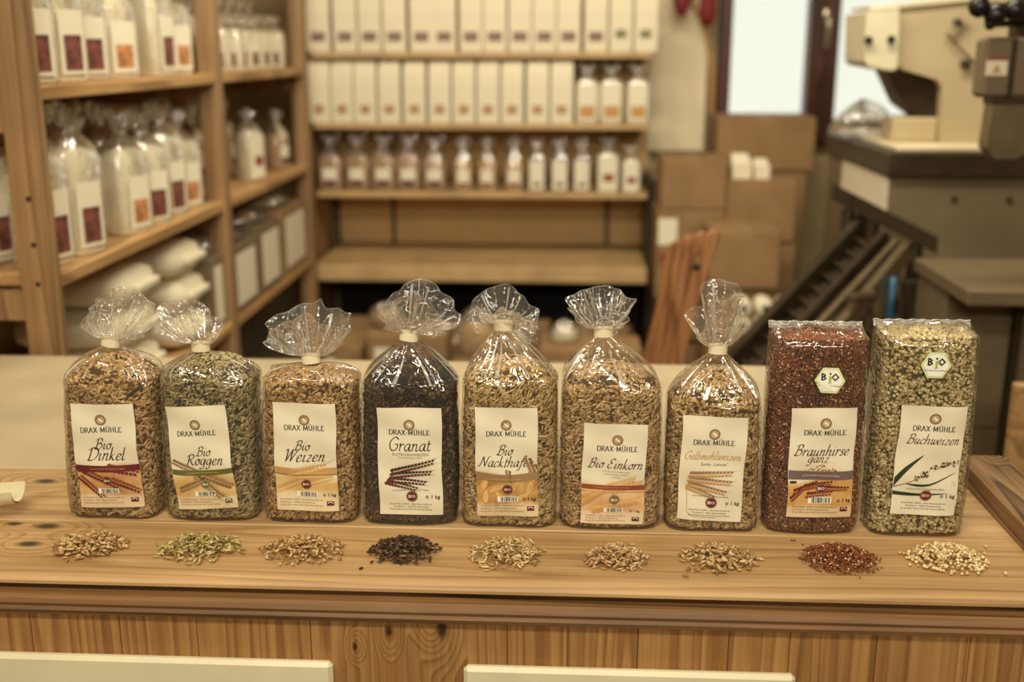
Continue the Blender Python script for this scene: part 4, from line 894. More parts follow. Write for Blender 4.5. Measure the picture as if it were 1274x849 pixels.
# flour packets: one of each kind, then copies
def proto(name_, *a, **k):
    r = thing(name_, 'x', 'packet'); packet(r, *a, **k); return r
P_MAR = proto('flour_packet', .104, .074, .182, .268, 'flour', 'label', (.7, .12, .46, 'maroon_print'), seed=1)
P_ORA = proto('flour_packet', .104, .074, .176, .262, 'flour', 'label', (.7, .14, .42, 'orange_print'), seed=2)
P_GRN = proto('grain_packet', .088, .062, .125, .215, 'fill_brown', 'label', (.92, .17, .34, 'maroon'), (.62, .16, .52), seed=3)
P_SML = proto('grain_packet', .066, .055, .115, .205, 'fill_tan', 'label', (.92, .16, .30, 'rust'), (.68, .14, .58), seed=4)
P_DRK = proto('seed_packet', .064, .052, .120, .20, 'fill_dark', 'label', (.5, .18, .30, 'dim'), (.85, .06, .92), seed=5)
P_YEL = proto('flour_packet', .086, .06, .145, .215, 'flour', 'label', (.55, .3, .5, 'rust'), (.85, .04, .9), seed=6)
P_TAN = proto('flour_packet', .086, .062, .15, .215, 'flour', 'label', (.8, .14, .42, 'tan'), (.8, .06, .85), seed=7)
used = set()
def put(pr, loc, rz, label, group, scale=None):
    if pr.name not in used:
        used.add(pr.name); pr.location = loc; pr.rotation_euler = (0, 0, rz); pr['label'] = label; pr['group'] = group
        if scale: pr.scale = scale
        return pr
    return dup(pr, loc, rz, label, group, scale)
# left shelves: packets face the aisle (+x), the row along y, nearest first
def rowlabel(what, k, row, shelf): return '%s, %s from the near post in the %s row, %s' % (what, ORD[k], row, shelf)
rr = random.Random(21)
for shelf, z, nm in ((0, 1.3588, 'upper left shelf'), (1, 1.0288, 'middle left shelf')):
    for row, x, y0, n_ in (('front', -.976, 1.985, 7), ('rear', -1.090, 2.03, 7), ('third', -1.206, 1.99, 7)):
        for k in range(n_):
            y = y0 + k*.126 + rr.uniform(-.006, .006)
            if row == 'front' and ((shelf == 1 and k in (2,)) or (shelf == 0 and k in (4,))): continue
            p_ = P_ORA if (k in (3, 6) and row != 'rear') else P_MAR
            s = rr.uniform(.94, 1.06) * (1.08 if shelf == 1 and k < 3 else 1.0); s = min(s, 1.11)
            put(p_, (x + rr.uniform(-.008, .008), y, z), PI/2 - .32 + rr.uniform(-.22, .22), rowlabel('white flour packet', k, row, nm), 'flour packets on the ' + nm, (1, 1, s))
for k in range(7):
    for row, x in (('front', -.965), ('rear', -1.045)):
        put(P_MAR, (x, 3.0 + k*.112 + rr.uniform(-.006, .006), 1.3588), PI/2 + rr.uniform(-.2, .2), 'small white flour packet, %s from near post, %s row, far upper left shelf' % (ORD[k], row), 'small flour packets on the far upper left shelf', (.85, .85, .62 if row == 'front' else .8))
for k, (px, kind, sc_) in enumerate(((312, P_YEL, 1.0), (346, P_GRN, .9))):
    p = atx(px, 212, -.985); put(kind, (p.x, p.y, 1.0288), PI/2-.35, ['tan packet with white label, nearer of two on the far middle left shelf', 'brown packet, farther of two on the far middle left shelf'][k], 'packets on the far middle left shelf', (sc_, sc_, 1.0*sc_))
for k, y in enumerate((3.02, 3.14, 3.28, 3.45, 3.6)):
    put(P_GRN, (-1.13, y, 1.0288), PI/2, 'brown grain packet, %s from near end, rear of far middle left shelf' % ORD[k], 'packets at the back of the far middle left shelf', (1, 1, 1.1))
# white sacks lying two high
def sack(label, c, L_, Wd, Hh, group, seed):
    r = thing('flour_sack', label, 'sack', c, 0, group); mb = MB(); rings = []
    for q in np.linspace(-1, 1, 15):
        e = max(.25, (1-abs(q)**9)**.5); pin = 1
        rings.append([(L_/2*q, Wd/2*math.copysign(abs(math.cos(a))**.7, math.cos(a))*(.35+.65*e)*(1+.02*math.sin(5*q+seed)), Hh/2 + Hh/2*math.copysign(abs(math.sin(a))**.75, math.sin(a))*e*pin*(1+.03*math.sin(3*q*2+seed))) for a in np.linspace(0, 2*PI, 24, endpoint=False)])
    mb.loft(rings); mb.build('sack_body', 'paper', r, smooth=True)
    sm = MB(); sm.box(L_/2-.006, L_/2+.010, -Wd*.30, Wd*.30, Hh*.42, Hh*.62, ch=.003); sm.build('end_seam', 'paper', r)
    return r
ya, yb = atx(172, 350, -.94).y, atx(236, 350, -.94).y
for k, (y, z, lb) in enumerate(((ya, .70, 'white flour sack, lower one of the near stack on the left shelf'), (yb, .70, 'white flour sack, lower one of the far stack on the left shelf'), (ya-.01, .788, 'white flour sack, middle one of the near stack on the left shelf'), (yb+.01, .788, 'white flour sack, middle one of the far stack on the left shelf'),
     (ya, .876, 'white flour sack, topmost of the near stack on the left shelf'), (yb, .876, 'white flour sack, topmost of the far stack on the left shelf'))):
    sack(lb, (-1.06, y, z), .27, .215, .086, 'white flour sacks stacked on the lower left shelf', k)
def carton(name_, label, x0, x1, y0, y1, z0, z1, group=None, labels=(), open_=False, rz=0.0, mat='card', cat='box'):
    """a cardboard carton; LABELS: (face, u0, u1, v0, v1, material); OPEN_ leaves the flaps up"""
    cx_, cy_ = (x0+x1)/2, (y0+y1)/2; a, b_, h = (x1-x0)/2, (y1-y0)/2, z1-z0
    r = thing(name_, label, cat, (cx_, cy_, z0), rz, group)
    if open_:
        w_ = MB(); t_ = .004
        w_.box(-a, a, -b_, b_, 0, t_); w_.box(-a, a, -b_, -b_+t_, 0, h); w_.box(-a, a, b_-t_, b_, 0, h); w_.box(-a, -a+t_, -b_, b_, 0, h); w_.box(a-t_, a, -b_, b_, 0, h); w_.build('carton_walls', mat, r)
        for sx, sy in ((0, -1), (0, 1), (-1, 0), (1, 0)):
            ln = min(a, b_)*.55
            fl = MB(); fl.box(-(a if sy else b_)*.96, (a if sy else b_)*.96, 0, ln, -.0015, .0015)
            o = fl.build('flap', mat, r, loc=((a-.002)*sx, (b_-.002)*sy, h), rot=(0, 0, {(0, -1): PI, (0, 1): 0, (-1, 0): PI/2, (1, 0): -PI/2}[(sx, sy)])); o.rotation_euler = (Matrix.Rotation(o.rotation_euler.z, 4, 'Z') @ Matrix.Rotation(1.45+.06*sx, 4, 'X')).to_euler()
    else:
        MB().box(-a, a, -b_, b_, 0, h, ch=.004).build('carton_body', mat, r)
        f = MB(); f.box(-a+.003, -.0015, -b_+.003, b_-.003, h, h+.003); f.box(.0015, a-.003, -b_+.003, b_-.003, h, h+.003); f.build('top_flap', mat, r)
        MB().box(-.022, .022, -b_-.0006, b_+.0006, h*.86, h+.0036).build('tape', 'taupe', r)
    for face, u0, u1, v0, v1, mt in labels:
        m_ = MB()
        if face == 'x': m_.box(a, a+.0012, -b_+2*b_*u0, -b_+2*b_*u1, h*v0, h*v1)
        else: m_.box(-a+2*a*u0, -a+2*a*u1, -b_-.0012, -b_, h*v0, h*v1)
        m_.build('paper_label', mt, r)
    return r
# beige storage boxes with white labels on the lower left shelf
for k, (px0, px1, top, yb_) in enumerate(((238, 296, 322, 400), (297, 328, 300, 375), (331, 357, 282, 350), (360, 392, 258, 325))):
    p0, p1 = atx(px0, yb_-40, XF-.012), atx(px1, yb_-40, XF-.012); zt = .70 + (.19, .185, .20, .21)[k]
    if k == 0: p0 = Vector((0, yb+.125, 0)); p1 = Vector((0, 2.86, 0))
    y0_, y1_ = (p0.y, p1.y) if k == 0 else ((2.945, 3.20), (3.215, 3.47), (3.485, 3.83))[k-1]
    carton('storage_box', 'beige storage box with white label, %s from the near post on the lower left shelf' % ORD[k], -1.22, XF-.012, y0_, y1_, .70, zt, 'labelled storage boxes on the lower left shelf', [('x', .14, .86, .1, .88, 'label')], mat='greymet' if k < 3 else 'card')
    # clear bags lying on the boxes
    r = thing('plastic_bag', 'crumpled clear plastic bag lying on the %s storage box of the lower left shelf' % ORD[k], 'plastic bag', (-1.04, (y0_+y1_)/2, zt+.004), 0, 'plastic bags on the storage boxes')
    mb = MB(); rings = []
    for q in np.linspace(0, 1, 9):
        s = math.sqrt(max(.0, 1-q**2.2)); rings.append([(.10*s*math.cos(a)*(1+.12*math.sin(5*a+k+q*4)), (y1_-y0_)*.36*s*math.sin(a)*(1+.1*math.sin(4*a+k)), .055*q*(1+.2*math.sin(3*a+k))) for a in np.linspace(0, 2*PI, 32, endpoint=False)])
    mb.loft(rings); mb.build('bag_film', 'film_bg', r, smooth=True); m2 = MB(); m2.loft([[(.075*s*math.cos(a), (y1_-y0_)*.33*s*math.sin(a), z_) for a in np.linspace(0, 2*PI, 20, endpoint=False)] for z_, s in ((0.001, .9), (.015, 1), (.03, .8), (.038, .4))]); m2.build('bag_contents', 'fill_tan' if k != 3 else 'flour', r, smooth=True)
# ------------------------------------------------------------------ the back wall shelving
BX0, BX1, BYF = -.945, .292, 4.10
bs = thing('back_shelf', 'pale wall shelving with paper flour bags along the back wall', 'shelf', (0, 0, 0))
for z, y0_ in ((1.41, BYF), (1.156, BYF), (.903, BYF)): MB().box(BX0, BX1, y0_, YB-.03, z-.022, z, ch=.002).build('shelf_board', 'back_shelf', bs)
MB().box(BX0, BX1, BYF, YB-.03, 1.668, 1.69, ch=.002).build('shelf_board', 'back_shelf', bs)
MB().box(BX0, BX1, 3.98, YB-.03, .585, .643, ch=.004).build('shelf_board', 'back_shelf', bs)
pxs = [BX0, at(490, 285, YB-.04).x, at(755, 285, YB-.04).x, BX1+.03]
for a, b_ in zip(pxs, pxs[1:]):
    for z0, z1 in ((.645, .88), (.905, 1.133), (1.158, 1.387), (1.412, 1.667)): MB().box(a+.003, b_-.003, YB-.03, YB-.018, z0+.002, z1-.002, ch=.001).build('back_panel', 'back_panel', bs)
    MB().box(a-.008, a+.008, YB-.034, YB-.004, .1, 1.75).build('upright', 'darkmet', bs)
MB().box(BX0, BX1, YB-.045, YB-.035, .06, .58).build('under_shelf_shade', 'blackpl', bs)  # added dark panel: its colour stands in for the shade under the shelf
MB().box(BX1+.004, BX1+.03, 4.09, YB-.004, .0, .95, ch=.003).build('side_upright', 'darkmet', bs); MB().box(BX0-.046, BX0-.02, 4.02, YB-.02, .0, 1.8, ch=.003).build('side_upright', 'post', bs)
for z in (.88, 1.133, 1.387):
    for x in (pxs[1], pxs[2], BX1-.02): MB().prism([(YB-.03, z), (YB-.16, z), (YB-.03, z-.06)], x-.004, x+.004, axis=0).build('bracket', 'darkmet', bs)
pm = thing('paper_flour_bag', 'x', 'paper bag'); sack_paper(pm, .083, .056, .232, (.62, .155, .30, 'maroon_print'), 1)
for o in pm.children:
    if o.name.startswith('printed'): o.data.materials[0] = M['maroon_print']
po = thing('paper_flour_bag', 'x', 'paper bag'); sack_paper(po, .081, .056, .222, (.46, .15, .29, 'orange_print'), 2)
py_ = thing('paper_flour_bag', 'x', 'paper bag'); sack_paper(py_, .081, .056, .232, (.5, .2, .33, 'olive'), 3)
BYC = BYF + .036
for k, px in enumerate((398, 431, 462, 492, 525, 554, 587, 616, 648, 678, 708, 741)): put(pm, (at(px, 45, BYC).x, BYC, 1.4107), rr.uniform(-.06, .06), 'white paper flour bag with maroon print, %s from left on the top back shelf' % ORD[k], 'paper bags with maroon print on the top back shelf')
for k, px in enumerate((772, 803)): put(py_, (at(px, 45, BYC).x, BYC, 1.4107), rr.uniform(-.06, .06), 'white paper flour bag with green print, %s on the top back shelf' % ('left one of two' if k == 0 else 'rightmost'), 'paper bags with green print on the top back shelf')
for k, px in enumerate((399, 428, 456, 486, 517, 548, 578, 608, 638, 669, 699)): put(po, (at(px, 130, BYC).x, BYC, 1.1567), rr.uniform(-.05, .05), 'white paper flour bag with orange print, %s from left on the second back shelf' % ORD[k], 'paper bags with orange print on the second back shelf')
for k, px in enumerate((730, 760, 793)): put(P_TAN, (at(px, 130, BYC).x, BYC, 1.1567), rr.uniform(-.1, .1), 'white flour packet with clear tied top, %s right of the paper bags' % ORD[k], 'tied flour packets on the second back shelf', (.98, 1, 1))
third = [(412, P_GRN, 1.0), (446, P_GRN, 1.0), (478, P_GRN, 1.0), (509, P_GRN, 1.0), (541, P_GRN, .96), (576, P_SML, 1), (607, P_SML, 1), (640, P_SML, 1), (668, P_DRK, 1), (696, P_DRK, 1), (723, P_DRK, 1), (756, P_YEL, .95), (785, P_YEL, .8)]
what = {P_GRN.name: 'large brown grain packet', P_SML.name: 'small tan grain packet', P_DRK.name: 'dark seed packet with grey label', P_YEL.name: 'white flour packet with red mark'}
cnt = {}
for px, p_, s in third:
    k = cnt[p_.name] = cnt.get(p_.name, -1) + 1
    put(p_, (at(px, 215, BYC).x, BYC+.005, .9037), rr.uniform(-.12, .12), '%s, %s from left, third back shelf' % (what[p_.name], ORD[k]), what[p_.name]+'s on the third back shelf', (s, 1, s))
# under the lowest shelf: cartons with packets standing in them
xs_ = [(-.85, -.61), (-.57, -.32), (-.28, -.06), (-.01, .23)]
for k, (a, b_) in enumerate(xs_):
    carton('open_carton', 'open cardboard carton under the back shelf, %s from left' % ORD[k], a, b_, 3.62, 3.92, .06, .40 - .02*(k % 2), 'open cartons under the back shelf', [('y', .35, .62, .55, .85, 'label')], True)
    for j in range(2):
        put(P_GRN if (j+k) % 2 else P_TAN, (a+.06+j*(b_-a-.12), 3.76+.03*(j % 2), .27), rr.uniform(-.4, .4), '%s packet in the %s open carton, %s from left' % ('brown' if (j+k) % 2 else 'white', ORD[k], ORD[j]), 'packets standing in the open cartons', (.85, 1, 1))
plank = thing('floor_platform', 'low wooden platform under the open cartons', 'platform', (0, 0, 0)); 
for j in range(3): MB().box(BX0+.05, BX1-.02, 3.6+j*.12, 3.71+j*.12, .035, .06, ch=.002).build('plank', 'shelf', plank)
for x in (BX0+.1, -.35, BX1-.1): MB().box(x-.03, x+.03, 3.6, 3.95, 0, .035).build('bearer', 'shelf', plank)
# closed cartons and bundles nearer the counter, seen over its rear edge
low = [(560, 660, 3.40, .0, .44, 'brown carton behind the counter carrying the clear plastic bundle'), (400, 450, 3.35, .20, .50, 'brown carton behind the counter below the left shelf end'), (455, 555, 3.3, .12, .555, 'large brown carton behind the counter, left of the middle'), (672, 800, 3.2, .10, .54, 'large brown carton behind the counter below the back shelf')]
for k, (x0, x1, y, z0, z1, lb) in enumerate(low):
    a, b_ = at(x0, 420, y).x, at(x1, 420, y).x; carton('carton', lb, a, b_, y, y+.19, 0, z1, 'cartons behind the counter', [('y', .1, .3, .80, .93, 'label')])
def bundle(label, px, y, z, r_, h, fill, seed):
    c = at(px, 400, y); t_ = thing('plastic_bundle', label, 'plastic bundle', (c.x, y, z), 0, 'plastic wrapped bundles behind the counter'); mb = MB(); rings = []
    for q in np.linspace(0, 1, 9):
        k_ = math.sqrt(max(.02, 1-q**3)); rings.append([(r_*k_*math.cos(a)*(1+.12*math.sin(4*a+seed+q*3)+.05*math.sin(9*a)), r_*.62*k_*math.sin(a)*(1+.1*math.sin(5*a+seed)), h*q*(1+.12*math.sin(3*a+seed)*q)) for a in np.linspace(0, 2*PI, 36, endpoint=False)])
    mb.loft(rings); mb.build('wrapping', 'film_bg', t_, smooth=True)
    m2 = MB(); m2.loft([[(r_*.85*s*math.cos(a)*(1+.08*math.sin(3*a+seed)), r_*.5*s*math.sin(a), z_*h) for a in np.linspace(0, 2*PI, 20, endpoint=False)] for z_, s in ((.01, .95), (.3, 1), (.55, .85), (.7, .5), (.74, .1))]); m2.build('contents', fill, t_, smooth=True)
    return t_
bundle('clear plastic bundle shining on a carton behind the counter, middle of the shelf', 592, 3.495, .4445, .076, .15, 'fill_tan', 1)
bundle('pale wrapped bundle right of the clear plastic bundle', 646, 3.50, .4445, .032, .09, 'paper', 3)
bundle('small white wrapped bundle on the right brown carton behind the counter', 702, 3.295, .5445, .045, .065, 'flour', 2)
bundle('brown wrapped bundle on the large left carton behind the counter', 482, 3.395, .5595, .06, .075, 'fill_brown', 4)
# ------------------------------------------------------------------ right of the shelving: sheet, red cloths, cartons at the window
hs_ = thing('hanging_sheet', 'pale sheet hanging on the back wall left of the window', 'sheet', (0, 0, 0))
a, b_ = at(812, 60, YB-.06), at(886, 60, YB-.06); zb = 1.03
sh_ = MB(); rows = []
for z in np.linspace(zb, 1.95, 14): rows.append([(a.x-.01+(b_.x-a.x)*u + .008*math.sin(z*4)*u, YB-.055+.010*math.sin(u*9+z*2)+(.008 if abs(z-1.315) < .03 else 0), z) for u in np.linspace(0, 1, 16)])
back = [[(x, y+.004, z) for x, y, z in r] for r in rows]; sh_.loft(rows, closed=False, caps=(False, False)); sh_.loft(back, closed=False, caps=(False, False)); sh_.build('sheet_cloth', 'sheet', hs_, smooth=True)
MB().tube([(a.x-.03, YB-.05, 1.955), (b_.x+.03, YB-.05, 1.955)], .008, 8).build('rod', 'handle', hs_)
cd_ = MB(); cd_.tube([at(863, 0, YB-.09)+Vector((0, 0, .4)), at(863, 0, YB-.09), at(878, 40, YB-.09), at(886, 90, YB-.09), at(888, 192, YB-.09)], .007, 8); o = cd_.build('cord', 'tan', None, smooth=True); tag(o, 'thin tan cord hanging at the right edge of the pale sheet', 'cord')
for k, (px, y1_) in enumerate(((848, 20), (880, 32))):
    c = at(px, y1_, YB-.16); m_ = MB(); rings = []
    for q in np.linspace(0, 1, 9): rings.append([(.026*(1+.3*math.sin(q*5+k))*math.cos(t_)*(.5 if q in (0, 1) else 1), .016*math.sin(t_), .32*q) for t_ in np.linspace(0, 2*PI, 14, endpoint=False)])
    m_.loft(rings); o = m_.build('red_cloth', 'red', None, smooth=True, loc=(c.x, c.y, c.z)); tag(o, 'dark red cloth hanging before the pale sheet, %s of two' % ('left one' if k == 0 else 'right one'), 'cloth', 'dark red cloths by the window')
def pbox(x0, y0, x1, y1, Y, dep, label, labels=(), zlow=None, open_=False):
    a, b_ = at(x0, y0, Y), at(x1, y1, Y); return carton('carton', label, a.x, b_.x, Y, Y+dep, zlow if zlow is not None else b_.z, a.z, 'cardboard cartons stacked below the window', labels, open_)
def stackdown(x0, x1, Y, dep, ztop, names):
    n_ = len(names)
    for k, nm in enumerate(names): carton('carton', nm, x0, x1, Y, Y+dep, ztop*(n_-1-k)/n_, ztop*(n_-k)/n_-.004, 'cardboard cartons stacked below the window')
q = at(893, 147, 4.12); q2 = at(1012, 210, 4.12); carton('carton', 'wide closed carton standing directly before the window pane', q.x, q2.x, 4.12, 4.40, .985, q.z, 'cardboard cartons stacked below the window')
stackdown(q.x+.02, q2.x-.02, 4.13, .26, .985, ['carton under the wide carton before the window', 'lowest carton of the stack before the window'])
q, q2 = at(824, 197, 3.85), at(903, 262, 3.85); carton('carton', 'brown carton topmost of the stack left of the window', q.x, q2.x, 3.85, 4.08, q2.z, q.z-.003, 'cardboard cartons stacked below the window')
z1 = q2.z-.004; carton('carton', 'carton with white labels second in the stack left of the window', q.x-.01, q2.x, 3.85, 4.08, .56, z1, 'cardboard cartons stacked below the window', [('y', .02, .30, .62, .92, 'label'), ('y', .04, .24, .40, .52, 'rust'), ('y', .1, .22, .0, .18, 'label')])
stackdown(q.x, q2.x, 3.86, .22, .556, ['third carton of the stack left of the window', 'lowest carton of the stack left of the window'])
q, q2 = at(906, 226, 3.82), at(988, 302, 3.82); carton('carton', 'carton with white paper bundles on top, under the window', q.x, q2.x, 3.82, 4.06, q2.z, q.z, 'cardboard cartons stacked below the window')
zc_ = q.z; cxm = (q.x+q2.x)/2; stackdown(q.x+.01, q2.x+.01, 3.83, .22, q2.z, ['carton below the one with paper bundles', 'lowest carton below the one with paper bundles'])
for k, (px, s) in enumerate(((921, 1.0), (946, .8))):
    c = at(px, 215, 3.9); m_ = MB(); hh = .085*s; m_.loft([[(-.03*s, -.03, 0), (.035*s, -.03, 0), (.035*s, .03, 0), (-.03*s, .03, 0)], [(-.034*s, -.032, hh*.6), (.034*s, -.03, hh*.62), (.036*s, .03, hh*.6), (-.03*s, .03, hh*.6)], [(-.036*s, -.01, hh), (.02*s, -.006, hh*.94), (.022*s, .006, hh), (-.03*s, .01, hh)]])
    o = m_.build('paper_bundle', 'paper', None, loc=(c.x, c.y, zc_+.004)); tag(o, 'white paper bundle on a carton under the window, %s' % ('larger left one' if k == 0 else 'smaller right one'), 'paper bundle', 'white paper bundles under the window')
q, q2 = at(884, 288, 3.5), at(968, 360, 3.5); carton('carton', 'closed carton nearest the counter, behind the reddish slats', q.x, q2.x, 3.5, 3.72, q2.z, q.z, 'cardboard cartons stacked below the window'); zr = q2.z
stackdown(q.x, q2.x+.0, 3.52, .22, q2.z, ['carton below the one behind the reddish slats', 'lowest carton behind the reddish slats'])
zr0 = at(945, 421, 3.2).z; xr0, xr1 = at(900, 400, 3.2).x, at(988, 400, 3.2).x
carton('carton', 'carton carrying the stacked white paper rolls beside the conveyor', xr0, xr1, 3.19, 3.42, 0, zr0, 'cartons behind the counter')
for row in (0, 1):
    for k in range(3):
        m_ = MB(); m_.lathe([(.010, -.045), (.022, -.045), (.026, -.041), (.027, 0), (.026, .041), (.022, .045), (.010, .045)], n=20, mat=Matrix.Rotation(PI/2, 4, 'X')); m_.lathe([(.010, .045), (.009, 0), (.010, -.045)], n=12, mat=Matrix.Rotation(PI/2, 4, 'X'))
        o = m_.build('paper_roll', 'paper', None, smooth=True, loc=(at(922+27*k, 400, 3.25).x, 3.26, zr0+.0035+.0275+.0545*row)); tag(o, 'white paper roll by the conveyor, %s from left in the %s row' % (ORD[k], 'upper' if row else 'lower'), 'roll', 'white paper rolls by the conveyor')
# reddish slats with rounded tops leaning together
sl = thing('slat_bundle', 'leaning bundle of reddish wooden slats with rounded tops behind the counter', 'wooden slats', (0, 0, 0))
paths = [[(806, 446), (822, 385), (832, 330), (842, 300)], [(818, 446), (832, 385), (845, 325), (859, 293)], [(830, 446), (844, 380), (858, 320), (874, 289)], [(843, 446), (858, 385), (876, 325), (889, 287)]]
for k, pth in enumerate(paths):
    Y = 2.62 - .035*k; pts = [at(px, py, Y) for px, py in pth]; d0 = (pts[0]-pts[1]).normalized(); pts = [pts[0]+d0*(pts[0].z/abs(d0.z)*.995)] + pts
    sm_ = []
    for i in range(len(pts)-1):
        for s in range(5): 
            t_ = s/5; P0, P1, P2, P3 = pts[max(i-1, 0)], pts[i], pts[i+1], pts[min(i+2, len(pts)-1)]; sm_.append(.5*((2*P1)+(P2-P0)*t_+(2*P0-5*P1+4*P2-P3)*t_*t_+(3*P1-P0-3*P2+P3)*t_**3))
    sm_.append(pts[-1]); rings = []; wv = .0125 if k < 3 else .016
    for i, p in enumerate(sm_):
        q = i/(len(sm_)-1); ww = wv*(1 if q < .93 else max(.35, math.sqrt(max(0, 1-((q-.93)/.072)**2)))); rings.append([p+Vector((dx*ww, dy, 0)) for dx, dy in ((-1, -.008), (-.85, -.012), (.85, -.012), (1, -.008), (1, .008), (.85, .012), (-.85, .012), (-1, .008))])
    m_ = MB(); m_.loft(rings); o = m_.build('slat', 'slat', sl)
c = at(866, 332, 2.50); MB().lathe([(0, 0), (.009, 0), (.009, .002), (.004, .003), (0, .003)], n=12, mat=Matrix.Translation(c) @ Matrix.Rotation(PI/2, 4, 'X')).build('bolt', 'darkmet', sl)
MB().tube([at(838, 425, 2.66), at(868, 425, 2.48)], .006, 8).build('tie_rod', 'darkmet', sl)
# ------------------------------------------------------------------ machines on the right
TX, TY0, TY1 = .823, 2.9, 3.62; TZ = at(1107, 190, TY0).z
mt_ = thing('packing_cabinet', 'grey steel machine cabinet with a dark band and pale wooden top, below the window', 'machine', (0, 0, 0))
MB().box(TX+.012, 2.1, TY0+.012, TY1, .05, TZ-.065, ch=.004).build('cabinet_body', 'greymet', mt_); MB().box(TX, 2.12, TY0, TY1+.01, TZ-.065, TZ, ch=.004).build('top_frame', 'darkmet', mt_)
MB().box(TX+.03, 2.1, TY0+.05, TY1-.01, TZ, TZ+.012, ch=.002).build('wooden_top', 'sheet', mt_)
pl = MB(); pl.box(TX+.0075, TX+.012, TY0+.03, TY0+.52, TZ-.16, TZ-.068, ch=.001); pl.build('white_plate', 'label', mt_)
for x in (1.0, 1.14, 1.28): MB().lathe([(0, 0), (.008, 0), (.008, .004), (0, .005)], n=10, mat=Matrix.Translation((x, TY0+.012, TZ-.12)) @ Matrix.Rotation(PI/2, 4, 'X')).build('screw', 'darkmet', mt_)
MB().box(1.22, 1.245, TY0-.006, TY0+.012, .1, TZ-.09, ch=.002).build('edge_strip', 'steel', mt_)
for x in (TX+.05, 2.05):
    for y in (TY0+.05, TY1-.05): MB().lathe([(.03, 0), (.03, .05)], c=(x, y, 0), n=12).build('foot', 'blackpl', mt_)
# the beige C-shaped head
mh = thing('bag_sewing_machine', 'beige C-shaped machine head with round knobs standing on the packing cabinet', 'machine', (0, 0, 0))
Yh0, Yh1 = 3.05, 3.22
def P2(px, py, Y=Yh0): p = at(px, py, Y); return (p.x, p.z)
zb_ = TZ+.0125
arm = [P2(1118, 22), P2(1122, 8), P2(1215, 0), (P2(1215, 0)[0]+.14, P2(1215, 0)[1]+.02), (1.36, zb_), (P2(1172, 170)[0], zb_), P2(1172, 108), P2(1166, 99), P2(1122, 86), P2(1118, 80)]
MB().prism(arm, Yh0, Yh1).build('arm', 'beige', mh)
hdp = [P2(1078, 16, 3.02), P2(1119, 10, 3.02), P2(1117, 84, 3.02), P2(1110, 88, 3.02), P2(1080, 82, 3.02), P2(1076, 76, 3.02)]
MB().prism(hdp, 3.02, 3.24).build('head_box', 'cream', mh)
lidp = [P2(1080, 8), P2(1215, -6), P2(1215, 0), P2(1082, 13)]; MB().prism(lidp, Yh0-.01, Yh1+.01).build('lid', 'sheet', mh)
for px, py in ((1080, 50), (1108, 49)):
    c = at(px, py, 3.018); MB().lathe([(.0, 0), (.010, 0), (.010, .012), (.007, .016), (0, .016)], n=16, mat=Matrix.Translation(c) @ Matrix.Rotation(PI/2, 4, 'X')).build('knob', 'blackpl', mh, smooth=False)
mk = [P2(1100, 86, 3.1), P2(1168, 98, 3.1), P2(1168, 152, 3.1), P2(1150, 152, 3.1), P2(1120, 130, 3.1)]; MB().prism(mk, 3.09, 3.2).build('needle_block', 'darkmet', mh)
bp_ = at(1112, 146, 3.08); bq = at(1166, 170, 3.08); MB().box(bp_.x, bq.x, 3.08, 3.2, zb_, bp_.z, ch=.006).build('feed_block', 'beige', mh)
for pts in ([(1198, 18), (1178, 42), (1214, 80)], [(1204, 22), (1186, 42)]): MB().tube([at(px, py, 3.035) for px, py in pts], .0035, 8).build('thread_arm', 'steel', mh)
for px, py, r_ in ((1190, 28, .011), (1200, 80, .013)):
    c = at(px, py, 3.05); MB().lathe([(0, 0), (r_, 0), (r_*.8, .02), (0, .022)], n=14, mat=Matrix.Translation(c) @ Matrix.Rotation(PI/2, 4, 'X')).build('knob', 'darkmet', mh)
# crumpled clear bag on the cabinet
c = at(1076, 166, 3.3); pb = thing('plastic_bag', 'crumpled clear plastic bag lying on the pale top of the packing cabinet', 'plastic bag', (c.x, 3.35, TZ+.0125)); mb = MB(); rings = []
for q in np.linspace(0, 1, 10): rings.append([(.085*math.sqrt(max(0, 1-q**2))*math.cos(a)*(1+.15*math.sin(5*a+q*5)), .07*math.sqrt(max(0, 1-q**2))*math.sin(a)*(1+.15*math.sin(4*a+q*6)), .085*q*(1+.25*math.sin(3*a+q*3))) for a in np.linspace(0, 2*PI, 40, endpoint=False)])
mb.loft(rings); mb.build('bag_film', 'film_bg', pb, smooth=True)
# the filling spout hanging at the right edge
fs = thing('filling_spout', 'dark steel filling spout with warning sticker hanging at the right edge', 'machine', (0, 0, 0))
def ngon(cx_, cy_, r_, z, n=6, ph=.3, sq=1.0): return [(cx_+r_*math.cos(2*PI*k/n+ph), cy_+r_*sq*math.sin(2*PI*k/n+ph), z) for k in range(n)]
SY = 2.3; c0 = at(1252, 90, SY); zt_, zm, zl, ze = at(1252, 46, SY).z, at(1252, 122, SY).z, at(1252, 128, SY).z, at(1252, 198, SY).z; sx = c0.x+.02
m_ = MB(); m_.box(at(1224, 80, SY).x, sx+.14, SY, SY+.06, zm, zt_, ch=.008); m_.build('housing', 'greymet', fs)
m_ = MB(); m_.box(sx-.015, sx-.005, SY-.004, SY+.0, zm+.004, zt_-.004); m_.build('housing_seam', 'darkmet', fs)
m_ = MB(); m_.loft([[(x, SY+.005+(k > 1)*.05, z) for k, x in enumerate((a_, b_, b_, a_))] for a_, b_, z in ((sx-.022, sx+.02, ze), (sx-.040, sx+.06, ze+.022), (sx-.036, sx+.11, zl), (sx-.036, sx+.11, zm-.001))]); m_.build('chute', 'steel', fs)
MB().box(sx-.04, sx+.12, SY+.003, SY+.057, zl-.004, zm, ch=.002).build('flange', 'darkmet', fs)
